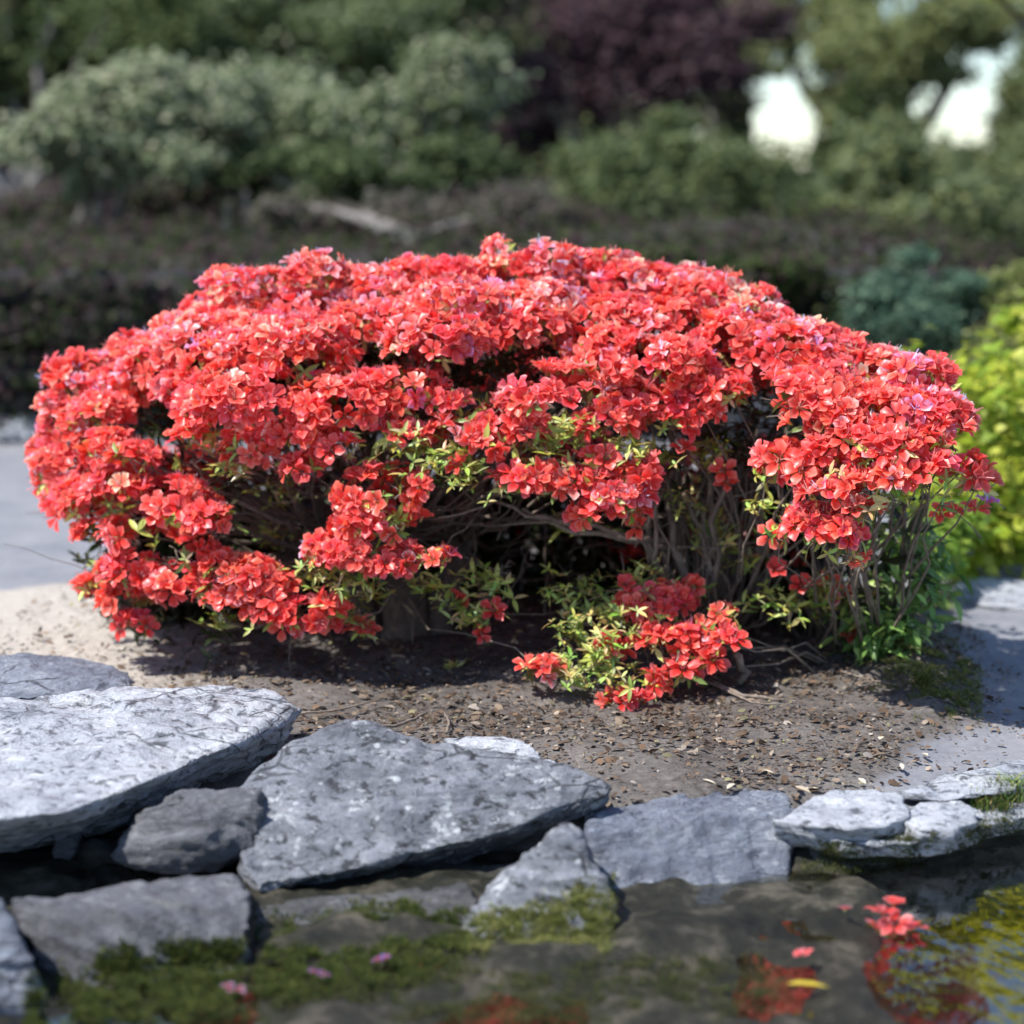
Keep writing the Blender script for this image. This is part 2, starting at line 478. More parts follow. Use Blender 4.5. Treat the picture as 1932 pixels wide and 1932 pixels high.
# ------------------------------------------------------------------ stones
ALLV, ALLP, ALLT = [], [], []
def stone(name, hulls, mat, label, cat="stone", group=None, voxel=0.005, amp=1.0, seed=0, smooth=5, bed=(0.1, 0.15, 1.0), near=1.0):
    """union of convex hulls, remeshed, rounded and broken up along bedding planes"""
    eye = Vector((0, 0, CAMH))
    hulls = [[eye + (Vector(p) - eye) * near for p in h] for h in hulls]
    bm = bmesh.new()
    for pts in hulls:
        b2 = bmesh.new()
        vs_ = [b2.verts.new(p) for p in pts]
        r = bmesh.ops.convex_hull(b2, input=vs_)
        dead = [v for v in b2.verts if not v.link_faces]
        bmesh.ops.delete(b2, geom=dead, context='VERTS')
        bmesh.ops.recalc_face_normals(b2, faces=b2.faces)
        tmp = bpy.data.meshes.new("tmp"); b2.to_mesh(tmp); b2.free()
        bm.from_mesh(tmp); bpy.data.meshes.remove(tmp)
    me = bpy.data.meshes.new(name); bm.to_mesh(me); bm.free()
    o = bpy.data.objects.new(name, me); COL.objects.link(o)
    md = o.modifiers.new("r", 'REMESH'); md.mode = 'VOXEL'; md.voxel_size = voxel
    ms = o.modifiers.new("s", 'SMOOTH'); ms.iterations = smooth; ms.factor = 0.5
    dg = bpy.context.evaluated_depsgraph_get()
    me2 = bpy.data.meshes.new_from_object(o.evaluated_get(dg))
    bpy.data.objects.remove(o); bpy.data.meshes.remove(me)
    me2.name = name
    n = len(me2.vertices)
    V = np.empty(n * 3, np.float32); me2.vertices.foreach_get("co", V); V = V.reshape(-1, 3)
    N = np.empty(n * 3, np.float32); me2.vertices.foreach_get("normal", N); N = N.reshape(-1, 3)
    bn = Vector(bed).normalized()
    D = np.empty(n, np.float32)
    s = seed * 3.77
    for i in range(n):
        x, y, z = V[i]
        h = x * bn.x + y * bn.y + z * bn.z
        big = noise.fractal((x * 9 + s, y * 9, z * 9), 1.0, 2.0, 3)
        st = noise.fractal((x * 7 + s, y * 7 - s, h * 75), 0.9, 2.0, 3)
        chip = noise.noise((x * 30, y * 30 + s, z * 30))
        fi = noise.noise((x * 85 + s, y * 85, z * 85))
        side = 1.0 - abs(N[i][0] * bn.x + N[i][1] * bn.y + N[i][2] * bn.z)
        D[i] = 0.0075 * big + (0.0035 + 0.0085 * side) * st + 0.0060 * max(0.0, chip - 0.05) * -1.6 + 0.0018 * fi
    V = V + N * (D * amp)[:, None]
    c0 = V.mean(axis=0); c0[2] = V[:, 2].min()
    me2.vertices.foreach_set("co", (V - c0).astype(np.float32).ravel()); me2.update()
    o = link(name, me2, mat)
    o.location = Vector(c0.tolist())
    tag(o, label, cat, group)
    polys = [tuple(p.vertices) for p in me2.polygons]
    o_ = len(ALLV)
    ALLV.extend(V.tolist()); ALLP.extend([tuple(i + o_ for i in p) for p in polys])
    return o

def down(pts, dz, dy=0.0):
    return [p + Vector((0, dy, -dz)) for p in pts]

# big pale slab on the left, cantilevered over the lower blocks
top = [G(-260, 1345, .10), G(0, 1312, .112), G(200, 1300, .112), G(420, 1288, .112), G(505, 1296, .105), G(553, 1330, .09)]
lip = [G(558, 1338, .082), G(475, 1388, .088), G(385, 1428, .09), G(250, 1488, .09), G(120, 1534, .09), G(0, 1545, .09), G(-260, 1565, .095)]
und = [P(548, 1362, 3.20), P(486, 1440, 3.10), P(404, 1484, 3.00), P(300, 1534, 2.90), P(180, 1584, 2.84), P(0, 1614, 2.81), P(-260, 1634, 2.80)]
stone("slab_stone", [top + lip + und + down(top, .05, -.02)], M['rock_pale'],
      "large pale flat slab jutting out over the block stones at the pond edge", "stone", seed=1, bed=(0.03, 0.05, 1), smooth=4)
stone("flat_stone", [[P(-80, 1245, 3.62), P(60, 1231, 3.62), P(140, 1236, 3.60), P(222, 1257, 3.52), P(258, 1284, 3.46), P(263, 1301, 3.38), P(190, 1312, 3.33), P(-80, 1335, 3.30),
                      P(200, 1270, 3.42), P(60, 1262, 3.42), P(-80, 1270, 3.42)]], M['rock_blue'],
      "low bluish grey stone lying on the soil behind the large pale slab", seed=2)
# big lichen boulder
h1 = [G(652, 1356, .128), G(600, 1376, .122), G(556, 1402, .11), G(505, 1437, .09), G(440, 1490, .07), G(455, 1640, .005), G(482, 1684, -.012), G(600, 1655, .0), G(740, 1620, .012), G(830, 1404, .10), G(745, 1388, .115), G(700, 1366, .127)]
h1 += [P(500, 1706, 2.74), P(620, 1690, 2.77), P(760, 1668, 2.82)] + [G(652, 1356, .128) + Vector((0, .05, -.1)), G(505, 1437, .09) + Vector((0, .05, -.1)), G(830, 1404, .10) + Vector((0, .06, -.1))]
h2 = [G(745, 1392, .112), G(830, 1403, .10), G(880, 1407, .098), G(1010, 1427, .09), G(1080, 1450, .08), G(1138, 1480, .066), G(1146, 1492, .058), G(1132, 1508, .045), G(1000, 1556, .03), G(880, 1590, .02), G(740, 1620, .012), G(700, 1500, .075)]
h2 += [P(1128, 1540, 2.92), P(1062, 1566, 2.90), P(960, 1618, 2.88), P(850, 1654, 2.86), P(740, 1672, 2.84)] + [G(1010, 1427, .09) + Vector((0, .05, -.09)), G(830, 1403, .10) + Vector((0, .06, -.1))]
stone("boulder", [h1, h2], M['rock_grey'], "big lichen-spotted grey boulder with a tilted flat face", seed=3, bed=(-0.05, -0.36, 1), smooth=4)
stone("flat_stone", [[G(828, 1392, .07), G(860, 1378, .075), G(955, 1379, .075), G(1012, 1402, .07), G(1060, 1440, .055), G(1000, 1440, .05), G(840, 1420, .05)] +
                     [p + Vector((0, 0, -.06)) for p in [G(860, 1378, .075), G(955, 1379, .075), G(1012, 1402, .07), G(1000, 1440, .05), G(840, 1420, .05)]]],
      M['rock_pale'], "small pale stone peeping out behind the lichen-spotted boulder", seed=4)
stone("block_stone", [[P(338, 1494, 2.72), P(495, 1491, 2.73), P(498, 1530, 2.70), P(482, 1602, 2.67), P(420, 1637, 2.65), P(350, 1656, 2.65), P(262, 1642, 2.65), P(218, 1626, 2.66), P(229, 1580, 2.68), P(262, 1545, 2.70), P(300, 1528, 2.71), P(390, 1570, 2.64),
                       P(338, 1494, 2.9), P(495, 1491, 2.9), P(480, 1600, 2.88), P(350, 1640, 2.88), P(240, 1600, 2.88)]], M['rock_block'],
      "angular dark grey block wedged under the large pale slab", seed=5, bed=(.2, .9, .5), smooth=3)
stone("wedge_stone", [[P(112, 1565, 2.78), P(158, 1560, 2.79), P(150, 1600, 2.76), P(118, 1660, 2.74), P(100, 1668, 2.74), P(96, 1640, 2.75), P(112, 1565, 2.88), P(150, 1600, 2.88), P(105, 1665, 2.86)]], M['rock_block'],
      "thin wedge of stone standing in the dark gap below the slab", seed=6, voxel=0.005, smooth=3)
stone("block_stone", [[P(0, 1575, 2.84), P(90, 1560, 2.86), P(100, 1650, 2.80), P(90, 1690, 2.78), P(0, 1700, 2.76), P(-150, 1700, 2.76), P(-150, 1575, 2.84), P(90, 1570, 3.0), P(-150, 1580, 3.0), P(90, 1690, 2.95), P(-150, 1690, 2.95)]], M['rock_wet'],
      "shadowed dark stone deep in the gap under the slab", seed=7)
stone("block_stone", [[P(28, 1703, 2.56), P(110, 1690, 2.62), P(250, 1672, 2.66), P(438, 1650, 2.70), P(482, 1682, 2.62), P(474, 1750, 2.56), P(458, 1805, 2.53), P(440, 1900, 2.50), P(300, 1935, 2.46), P(115, 1945, 2.44), P(98, 1850, 2.48), P(64, 1780, 2.51), P(250, 1720, 2.53),
                       P(110, 1700, 2.85), P(440, 1660, 2.85), P(440, 1800, 2.8), P(110, 1850, 2.8)]], M['rock_block'],
      "broad grey block with a mossy foot at the water, lowest of the left stack", seed=8, near=.94, bed=(.3, .5, .6), smooth=4)
stone("edge_stone", [[P(-6, 1690, 2.46), P(18, 1720, 2.44), P(58, 1800, 2.41), P(84, 1880, 2.39), P(96, 1990, 2.36), P(-200, 2000, 2.3), P(-200, 1680, 2.46), P(-10, 1700, 2.7), P(80, 1900, 2.65), P(-200, 1690, 2.7)]], M['rock_blue'],
      "bluish mossy stone beside the broad mossy-footed block", seed=9, near=.94)
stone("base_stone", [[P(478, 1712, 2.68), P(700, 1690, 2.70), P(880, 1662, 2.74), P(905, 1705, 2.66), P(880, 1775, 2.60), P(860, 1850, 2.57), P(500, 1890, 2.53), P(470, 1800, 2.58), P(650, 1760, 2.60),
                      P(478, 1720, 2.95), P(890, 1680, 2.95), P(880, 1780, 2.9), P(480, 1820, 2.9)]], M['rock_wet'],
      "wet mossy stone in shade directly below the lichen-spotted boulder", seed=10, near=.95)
stone("wedge_stone", [[P(1068, 1553, 2.72), P(1096, 1572, 2.72), P(1112, 1640, 2.66), P(1156, 1692, 2.64), P(1160, 1745, 2.60), P(1140, 1830, 2.56), P(880, 1800, 2.56), P(868, 1722, 2.64), P(958, 1652, 2.68), P(1038, 1572, 2.70), P(1010, 1700, 2.62),
                       P(1070, 1560, 2.85), P(1150, 1700, 2.85), P(880, 1730, 2.85)]], M['rock_grey'],
      "triangular lichen-flecked stone with a moss skirt beside the boulder's overhang", seed=11, near=.95, smooth=4)
def fr(pts, z): return [G(a, b, z) for a, b in pts]
def sh3(pts, x, y, z): return [p + Vector((x, y, z)) for p in pts]
tp_ = fr([(1112, 1572), (1190, 1562), (1262, 1546), (1345, 1538), (1425, 1531), (1502, 1529)], .032)
bt_ = fr([(1150, 1718), (1300, 1702), (1480, 1676), (1510, 1640), (1118, 1665)], -.05)
stone("long_stone", [tp_ + bt_ + sh3(bt_, 0, .02, -.06) + sh3(tp_, 0, .14, -.012)], M['rock_blue'],
      "long blue-grey stone with a rippled sloping face down to the water", seed=12, bed=(.45, -.5, .6), smooth=4)
far_ = fr([(1520, 1508), (1570, 1492), (1650, 1488), (1704, 1500)], .046)
nr_ = fr([(1456, 1542), (1560, 1556), (1650, 1558), (1722, 1540)], .038)
stone("cap_stone", [far_ + nr_ + sh3(nr_, 0, .015, -.035) + sh3(far_, 0, .02, -.05)], M['rock_pale'],
      "bright pale cap stone above the grass-fringed wet rock", seed=13, amp=.8)
tp_ = sh3(fr([(1500, 1552), (1600, 1562), (1712, 1560), (1838, 1556)], .012), 0, .02, 0)
bt_ = fr([(1515, 1668), (1700, 1650), (1842, 1608)], -.05)
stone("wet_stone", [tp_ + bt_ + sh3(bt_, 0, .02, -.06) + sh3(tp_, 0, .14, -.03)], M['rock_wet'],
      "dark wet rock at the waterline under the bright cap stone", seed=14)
far_ = fr([(1712, 1522), (1765, 1510), (1812, 1508), (1850, 1522)], .036)
nr_ = fr([(1700, 1550), (1735, 1566), (1800, 1566), (1850, 1545)], .03)
stone("flat_stone", [far_ + nr_ + sh3(nr_, 0, .01, -.04) + sh3(far_, 0, 0, -.05)], M['rock_pale'],
      "small pale rounded stone next to the bright cap stone", seed=15, amp=.8)
far_ = fr([(1470, 1524), (1600, 1508), (1760, 1490), (1932, 1462), (2060, 1448)], .024)
nr_ = fr([(1490, 1568), (1600, 1588), (1720, 1590), (1830, 1566), (1932, 1532), (2060, 1510)], .016)
stone("ledge_stone", [far_ + nr_ + sh3(nr_, 0, .015, -.03) + sh3(far_, 0, .02, -.05)], M['rock_pale'],
      "long low pale ledge stone running under the bright cap stone", seed=21, amp=.8)
tp_ = fr([(1835, 1510), (1862, 1490), (1905, 1474), (2040, 1464)], .024)
bt_ = fr([(1826, 1606), (1930, 1590), (2040, 1580)], -.05)
stone("edge_stone", [tp_ + bt_ + sh3(bt_, 0, .02, -.06) + sh3(tp_, 0, .1, -.03)], M['rock_wet'],
      "dark grass-grown stone at the path's edge above the water", seed=16)
stone("edging_slab", [fr([(1690, 1500), (1790, 1462), (1932, 1436), (2080, 1415), (2080, 1470), (1932, 1476), (1850, 1495), (1775, 1514)], .038) +
                      fr([(1740, 1492), (1800, 1470), (2080, 1440), (2080, 1470), (1790, 1508)], -.02)], M['rock_pale'],
      "pale flat edging slab between grey path and grass-grown stone", seed=17)
stone("bench_stone", [[P(1800, 1100, 4.50), P(1830, 1089, 4.58), P(1932, 1093, 4.60), P(2120, 1100, 4.60), P(2120, 1160, 4.30), P(1932, 1158, 4.32), P(1880, 1158, 4.33), P(1803, 1140, 4.38), P(1800, 1118, 4.40), P(1860, 1120, 4.36), P(2100, 1124, 4.34),
                       P(1830, 1130, 4.6), P(2100, 1135, 4.6)]], M['rock_pale'],
      "flat pale stone raised off the grey path beside the lime shrub", seed=18, smooth=4)
stone("foot_stone", [[P(1868, 1150, 4.42), P(2120, 1150, 4.42), P(2120, 1180, 4.40), P(1885, 1172, 4.42), P(1880, 1140, 4.6), P(2120, 1140, 4.6)]], M['rock_wet'],
      "dark foot stone carrying the flat pale stone on the path", seed=19)
stone("kerb_stone", [[P(-160, 790, 7.36), P(86, 788, 7.36), P(88, 830, 7.30), P(-160, 834, 7.30), P(-160, 786, 7.56), P(88, 784, 7.56), P(88, 815, 7.56), P(-160, 815, 7.56)]], M['rock_pale'],
      "pale kerb stone at the foot of the dark retaining wall", seed=20, voxel=0.012, smooth=3)

# stones on the pond bed
for k, (px, py, r, z) in enumerate([(760, 1905, .08, -.11), (1060, 1850, .09, -.115), (1280, 1795, .085, -.12), (1400, 1885, .07, -.13), (930, 1850, .06, -.11), (620, 1925, .07, -.10)]):
    c = G(px, py, z)
    pts = []
    for q in range(26):
        a, b = random.uniform(0, 6.28), random.uniform(-1, 1)
        pts.append(c + Vector((r * math.cos(a) * math.sqrt(1 - b * b) * 1.3, r * math.sin(a) * math.sqrt(1 - b * b) * .8, r * .5 * b)))
    stone("pond_stone", [pts], M['rock_silt'], "brown silted stone lying in the muddy shallows", "stone", "stones on the pond bed", seed=30 + k, voxel=0.008)

# ------------------------------------------------------------------ retaining wall on the far side of the path
wall = empty("retaining_wall", (-1.5, WALL_Y, 0))
tag(wall, "low dark retaining wall of rough stones across the path", "wall")
wv = []
def block(cx, cy, cz, sx, sy, sz, mat, parent, name):
    bm = bmesh.new()
    bmesh.ops.create_cube(bm, size=1)
    for v in bm.verts:
        v.co = Vector((v.co.x * sx * random.uniform(.92, 1), v.co.y * sy * random.uniform(.9, 1.05), v.co.z * sz * random.uniform(.9, 1)))
    bmesh.ops.bevel(bm, geom=bm.edges[:], offset=min(sx, sz) * .12, segments=1, affect='EDGES')
    me = bpy.data.meshes.new(name); bm.to_mesh(me); bm.free()
    o = link(name, me, mat, parent)
    o.location = (cx, cy, cz)
    return o
z0 = -0.01
for row in range(4):
    h = [0.17, 0.15, 0.16, 0.13][row]
    x = -4.2 + random.uniform(0, .2)
    while x < 2.3:
        w = random.uniform(.22, .5)
        block(x + w / 2, WALL_Y + .02 * row + random.uniform(-.012, .012), z0 + h / 2, w - .012, .30, h - .012, M['rock_dark'], wall, "stone")
        x += w
    z0 += h

# ------------------------------------------------------------------ AZALEA
BC = Vector((0.0, 3.95, 0.0))
bush = empty("azalea_bush", BC)
tag(bush, "wide rounded azalea bush covered in coral red blossoms", "bush")

# -- flower
def flower_base(open_=1.0, ruff=0.0, stamens=True, hue=(0.95, 0.082, 0.055), rim=(0.97, 0.25, 0.24), throat=(0.84, 0.03, 0.025), seed=0):
    r_ = np.random.default_rng(seed)
    V, F, C = [], [], []
    ts = [0.12, 0.42, 0.74, 1.0]
    for p in range(5):
        a0 = 2 * math.pi * p / 5 + r_.normal(0, .10)
        ln = r_.normal(1, .07); tip = r_.normal(-.2, .25)
        o = len(V)
        for i, tt in enumerate(ts):
            rad = (0.003 + 0.0255 * tt * open_) * ln
            zz = 0.0105 * math.sin(min(tt * 1.5, 1.57)) * (1.85 - open_) + 0.006 * tip * max(0, tt - .6) / .4
            hw = [0.0030, 0.0078, 0.0094, 0.0028][i]
            for s in (-1, 0, 1):
                w = hw * s
                lift = (0.0030 if s else -0.0008) * (1 if i < 3 else .3) + r_.normal(0, ruff)
                rr = rad + (0.0018 if (i == 3 and s == 0) else 0)
                x = rr * math.cos(a0) - w * math.sin(a0)
                y = rr * math.sin(a0) + w * math.cos(a0)
                V.append((x, y, zz + lift))
                f = tt
                c = np.array(throat) * (1 - f) + np.array(hue) * f
                if i == 3 or (i == 2 and s): c = c * .45 + np.array(rim) * .55
                C.append(c)
        for i in range(3):
            for s in range(2):
                q = o + i * 3 + s
                F.append((q, q + 1, q + 4, q + 3))
    if stamens:
        for k in range(6):
            a = r_.uniform(0, 6.28); l = r_.uniform(.6, 1)
            b = np.array([0.001 * math.cos(a), 0.001 * math.sin(a), 0.002])
            e = np.array([0.010 * math.cos(a), 0.010 * math.sin(a), 0.026 * l])
            sd = np.array([-math.sin(a), math.cos(a), 0]) * .0006
            o = len(V)
            V += [tuple(b - sd), tuple(b + sd), tuple(e + sd), tuple(e - sd)]
            F.append((o, o + 1, o + 2, o + 3))
            C += [np.array((.75, .25, .25))] * 4
    # flower tube and calyx below
    o = len(V)
    for k in range(5):
        a = 2 * math.pi * k / 5
        V += [(0.0042 * math.cos(a), 0.0042 * math.sin(a), 0.004), (0.0018 * math.cos(a), 0.0018 * math.sin(a), -0.010)]
        C += [np.array(hue) * .8, np.array((.30, .26, .06))]
    for k in range(5):
        k2 = (k + 1) % 5
        F.append((o + 2 * k, o + 2 * k + 1, o + 2 * k2 + 1, o + 2 * k2))
    return np.array(V), np.array(F), np.array(C)

FL = [flower_base(1.0, .0006, seed=1), flower_base(.85, .0010, seed=2), flower_base(1.08, .0012, seed=3), flower_base(.68, .0012, seed=4), flower_base(.95, .0018, seed=5), flower_base(.40, .0006, stamens=False, seed=6)]

# -- crown made of cloud-like lobes
LOBES = []     # (center np3, rx, ry, rz, density)
def add_lobe(c, rx, ry, rz, dens=1.0):
    LOBES.append((np.array(c, float), rx, ry, rz, dens))

A_, B_, C_ = 0.855, 0.47, 0.40
ZC = 0.305
def shell_z(x, y):
    q = np.clip(1 - (abs(x) / A_) ** 2.3 - (abs(y - BC.y) / B_) ** 2.1, 0, 1)
    return ZC + C_ * (1 - .13 * sstep(.25, .8, np.array(x))) * q ** (1 / 2.2)

def shell_front(px, py, extra=0.0):
    """point on the front of the crown's shell seen at a pixel"""
    y = 3.6
    for _ in range(12):
        p = P(px, py, y)
        zz = max(0.0, (p.z - ZC) / C_)
        q = max(0.03, 1 - min(1, abs(p.x) / (A_ + .04)) ** 2.3 - min(1, zz) ** 2.2)
        tp = 1.0 if p.z > ZC else 1.0 - 0.10 * (ZC - p.z) / ZC
        y = .5 * y + .5 * (BC.y - B_ * tp * q ** (1 / 2.1))
    return P(px, py, y + extra)

LX = [0, 60, 330, 335, 430, 620, 880, 885, 1040, 1045, 1395, 1400, 1480, 1485, 1620, 1880, 1932]
LY = [985, 985, 985, 850, 835, 790, 740, 665, 665, 785, 780, 665, 665, 830, 890, 900, 900]
HOLES = [(281, 790, 52, 42), (528, 728, 44, 22), (960, 712, 90, 24), (1440, 790, 52, 85), (795, 770, 30, 14), (1590, 862, 30, 16), (1210, 672, 34, 12), (700, 690, 26, 14), (1085, 640, 24, 12), (1300, 620, 30, 10), (380, 690, 24, 12)]
HOLES2 = [(510, 962, 80, 48), (790, 852, 62, 30), (955, 1040, 120, 120), (1335, 960, 85, 110), (1420, 1090, 60, 60), (880, 950, 50, 30), (445, 1030, 22, 14), (560, 1050, 30, 22), (1440, 960, 40, 30), (1060, 845, 60, 18)]
# dart throwing on the dome
acc = []
tries = 0
while tries < 16000:
    tries += 1
    th = random.uniform(0, 2 * math.pi)
    rr = math.sqrt(random.random())
    if random.random() < .35: rr = random.uniform(.85, 1.0)
    x = A_ * rr * math.cos(th); y = BC.y + B_ * rr * math.sin(th)
    z = float(shell_z(x, y))
    if rr > .93: z = ZC + random.uniform(-.18, .03)
    px, py, dep = [float(v[0]) for v in proj([(x, y, z)])]
    front = y < BC.y - .12 or abs(x) > .62
    if front and py > np.interp(px, LX, LY) - 30: continue
    r = random.choice([random.uniform(.05, .075), random.uniform(.075, .105)])
    if front and any(((px - hx) / (hw + 25)) ** 2 + ((py - hy) / (hh + 20)) ** 2 < 1 for hx, hy, hw, hh in HOLES): continue
    if any((x - a[0]) ** 2 + (y - a[1]) ** 2 + 1.4 * (z - a[2]) ** 2 < (.66 * (r + a[3])) ** 2 for a in acc): continue
    acc.append((x, y, z, r))
for x, y, z, r in acc:
    k_ = 1 + random.gauss(0, .035)
    add_lobe((x * k_, BC.y + (y - BC.y) * k_, ZC + (z - ZC) * k_), r * 1.12, r * 1.0, r * .58)

for k in range(34):                                              # back skirt reaching down to the soil
    th = math.radians(20 + 140 * (k % 17) / 16.0) + random.gauss(0, .05)
    add_lobe((A_ * .93 * math.cos(th), BC.y + B_ * .9 * math.sin(th), .10 if k < 17 else .24), .10, .09, .085, -1)
# clumps of the lower front, by where they show in the picture: px, py, rx, ry
for px, py, rx, ry in [(445, 542, 52, 26), (500, 535, 40, 20), (595, 518, 50, 32), (640, 530, 36, 20), (700, 535, 50, 22), (775, 522, 42, 28), (860, 520, 50, 24), (945, 476, 20, 18), (960, 510, 44, 22), (1035, 492, 46, 26), (1110, 505, 40, 22), (1165, 505, 30, 24), (1230, 550, 40, 20),
                       (1320, 556, 44, 30), (1390, 585, 40, 22), (1440, 572, 24, 22), (1500, 632, 40, 20), (1568, 650, 34, 26), (1535, 640, 40, 24), (1600, 668, 44, 26), (1660, 690, 44, 24), (1725, 715, 40, 22), (1772, 752, 28, 24), (1560, 690, 50, 26), (1630, 720, 50, 26), (1700, 745, 46, 26), (330, 622, 44, 24), (255, 662, 44, 24), (120, 705, 34, 24), (170, 690, 40, 20), (390, 585, 34, 24)]:
    c = P(px, py, BC.y - .02 + random.uniform(-.08, .04)); s = c.y / FPX
    add_lobe(c, rx * s, max(rx, ry) * s, ry * s, 1.0)
CL = [(715, 935, 84, 50), (690, 985, 62, 34), (650, 1042, 72, 30), (735, 1062, 58, 28), (760, 990, 44, 24), (480, 1110, 66, 34), (420, 1120, 50, 30), (560, 1160, 56, 24), (1545, 1000, 56, 40), (1000, 905, 60, 28), (1160, 940, 70, 36), (130, 825, 50, 40), (190, 790, 50, 36), (205, 855, 50, 36), (250, 870, 40, 30), (155, 745, 50, 30), (100, 780, 30, 34), (110, 900, 50, 55), (150, 960, 55, 45), (215, 940, 60, 45), (190, 1010, 50, 30), (260, 1010, 70, 45), (330, 950, 60, 40), (390, 985, 45, 30), (120, 800, 45, 50), (85, 860, 25, 35),
      (330, 1045, 75, 38), (250, 1080, 60, 35), (172, 1115, 28, 22), (240, 1140, 55, 38), (260, 1178, 45, 18), (345, 1105, 60, 35), (425, 1080, 40, 26), (470, 1090, 50, 30), (430, 1140, 50, 32), (520, 1140, 60, 34), (500, 1178, 60, 20), (590, 1165, 45, 24), (620, 1150, 25, 18),
      (370, 850, 60, 45), (420, 800, 60, 50), (470, 850, 50, 30), (560, 820, 70, 30), (570, 885, 40, 18), (640, 850, 40, 18), (680, 780, 70, 28), (760, 775, 45, 22), (740, 820, 40, 14),
      (700, 940, 68, 45), (760, 920, 55, 28), (690, 985, 50, 28), (740, 1000, 38, 18), (640, 1040, 60, 26), (720, 1060, 45, 32), (770, 1065, 28, 14), (825, 1055, 28, 14), (690, 1035, 40, 22),
      (860, 820, 60, 28), (960, 800, 60, 36), (985, 840, 40, 30), (920, 840, 45, 26), (845, 760, 50, 30), (890, 790, 30, 18), (880, 880, 20, 10), (930, 770, 40, 20),
      (1120, 740, 70, 36), (1220, 760, 75, 40), (1320, 770, 75, 36), (1150, 800, 55, 26), (1260, 800, 50, 20), (1380, 745, 28, 24), (1085, 760, 40, 22), (1010, 760, 34, 20),
      (980, 910, 50, 26), (1040, 915, 50, 28), (1010, 885, 35, 16), (1110, 905, 40, 22), (1080, 868, 22, 14), (1150, 930, 62, 30), (1200, 905, 42, 26), (1130, 970, 48, 22), (1180, 965, 35, 20), (1130, 865, 22, 10), (1225, 885, 18, 20),
      (1560, 858, 40, 24), (1620, 830, 50, 30), (1690, 850, 50, 34), (1745, 850, 50, 34), (1650, 875, 40, 22), (1590, 790, 40, 30), (1470, 870, 40, 34), (1530, 800, 45, 26), (1450, 895, 32, 24), (1530, 890, 42, 26), (1590, 890, 40, 22), (1570, 930, 52, 28), (1640, 920, 45, 26), (1540, 990, 48, 30), (1590, 1010, 40, 28), (1560, 1040, 42, 20), (1630, 970, 30, 18), (1600, 1048, 26, 14), (1470, 1010, 28, 14),
      (1700, 900, 50, 30), (1760, 900, 50, 34), (1820, 890, 40, 34), (1850, 910, 24, 26), (1780, 945, 26, 16), (1690, 940, 24, 12), (1800, 830, 26, 40), (1770, 790, 28, 40)]
for px, py, rx, ry in CL:
    c = shell_front(px, py)
    s = c.y / FPX
    d = max(rx, ry) * s * .8
    add_lobe((c.x, c.y + d * .5, c.z), rx * s * .92, d, ry * s * .92, 1.15)
# low hanging sprays close to the soil: px, py, rx, ry, depth
CL2 = [(1215, 1150, 40, 28, 3.56), (1270, 1135, 40, 24, 3.58), (1255, 1170, 45, 24, 3.53), (1310, 1115, 14, 14, 3.62), (1250, 1220, 34, 28, 3.49), (1285, 1215, 36, 34, 3.50), (1340, 1195, 36, 22, 3.53), (1375, 1210, 28, 20, 3.53), (1290, 1265, 26, 18, 3.47), (1330, 1240, 22, 14, 3.5), (1362, 1160, 20, 14, 3.56),
       (1018, 1268, 34, 20, 3.46), (1232, 1290, 24, 20, 3.46), (1165, 1325, 26, 20, 3.43), (1205, 1330, 20, 14, 3.43), (1158, 1228, 18, 20, 3.50),
       (840, 1135, 36, 12, 3.60), (925, 1125, 26, 14, 3.60), (935, 1100, 20, 12, 3.60), (680, 1188, 26, 10, 3.56)]
for px, py, rx, ry, Y in CL2:
    c = P(px, py, Y); s = Y / FPX; d = max(rx, ry) * s * .7
    add_lobe((c.x, c.y + d * .4, c.z), rx * s * .95, d, ry * s * .95, 1.2)

for i, (c, rx, ry, rz, dens) in enumerate(LOBES):
    a_, b_, d_ = proj([c])
    k_ = 1 - .115 * float(sstep(1250, 1820, a_[0]))
    eye = np.array([0, 0, CAMH])
    LOBES[i] = (eye + (c - eye) * k_, rx * k_, ry * k_, rz * k_, dens)
fp, fn, fl = [], [], []
for i, (c, rx, ry, rz, dens) in enumerate(LOBES):
    if dens < 0: continue
    area = 4 * math.pi * (((rx * ry) ** 1.6 + (rx * rz) ** 1.6 + (ry * rz) ** 1.6) / 3) ** (1 / 1.6)
    n = int(max(3, area * .66 / (0.0232 ** 2) * dens * (0.62 if c[1] > BC.y + .25 else 1.0)))
    v = rng.normal(size=(n * 2, 3)); v /= np.linalg.norm(v, axis=1, keepdims=True)
    v = v[v[:, 2] > -.30][:n]
    r3 = np.array([rx, ry, rz])
    p = c + v * r3 * rng.uniform(.86, 1.08, (len(v), 1))
    nn = v / r3; nn /= np.linalg.norm(nn, axis=1, keepdims=True)
    fp.append(p); fn.append(nn); fl.append(np.full(len(v), i))
fp = np.concatenate(fp); fn = np.concatenate(fn); fl = np.concatenate(fl)
keep = np.ones(len(fp), bool)
for i, (c, rx, ry, rz, dens) in enumerate(LOBES):
    q = ((fp - c) / np.array([rx, ry, rz]))
    keep &= ~((np.sum(q * q, axis=1) < .62) & (fl != i))
g_ = np.array([noise.noise((q[0] * 7, q[1] * 7 + 3.3, q[2] * 17)) + .5 * noise.noise((q[0] * 16, q[1] * 16, q[2] * 30 + 7)) for q in fp])
_, py_, _ = proj(fp)
keep &= g_ > -.62 + .30 * sstep(560, 900, py_)                    # crevices between the tiers
keep &= fp[:, 2] > 0.015
px, py, dep = proj(fp)
frontm = fp[:, 1] < BC.y
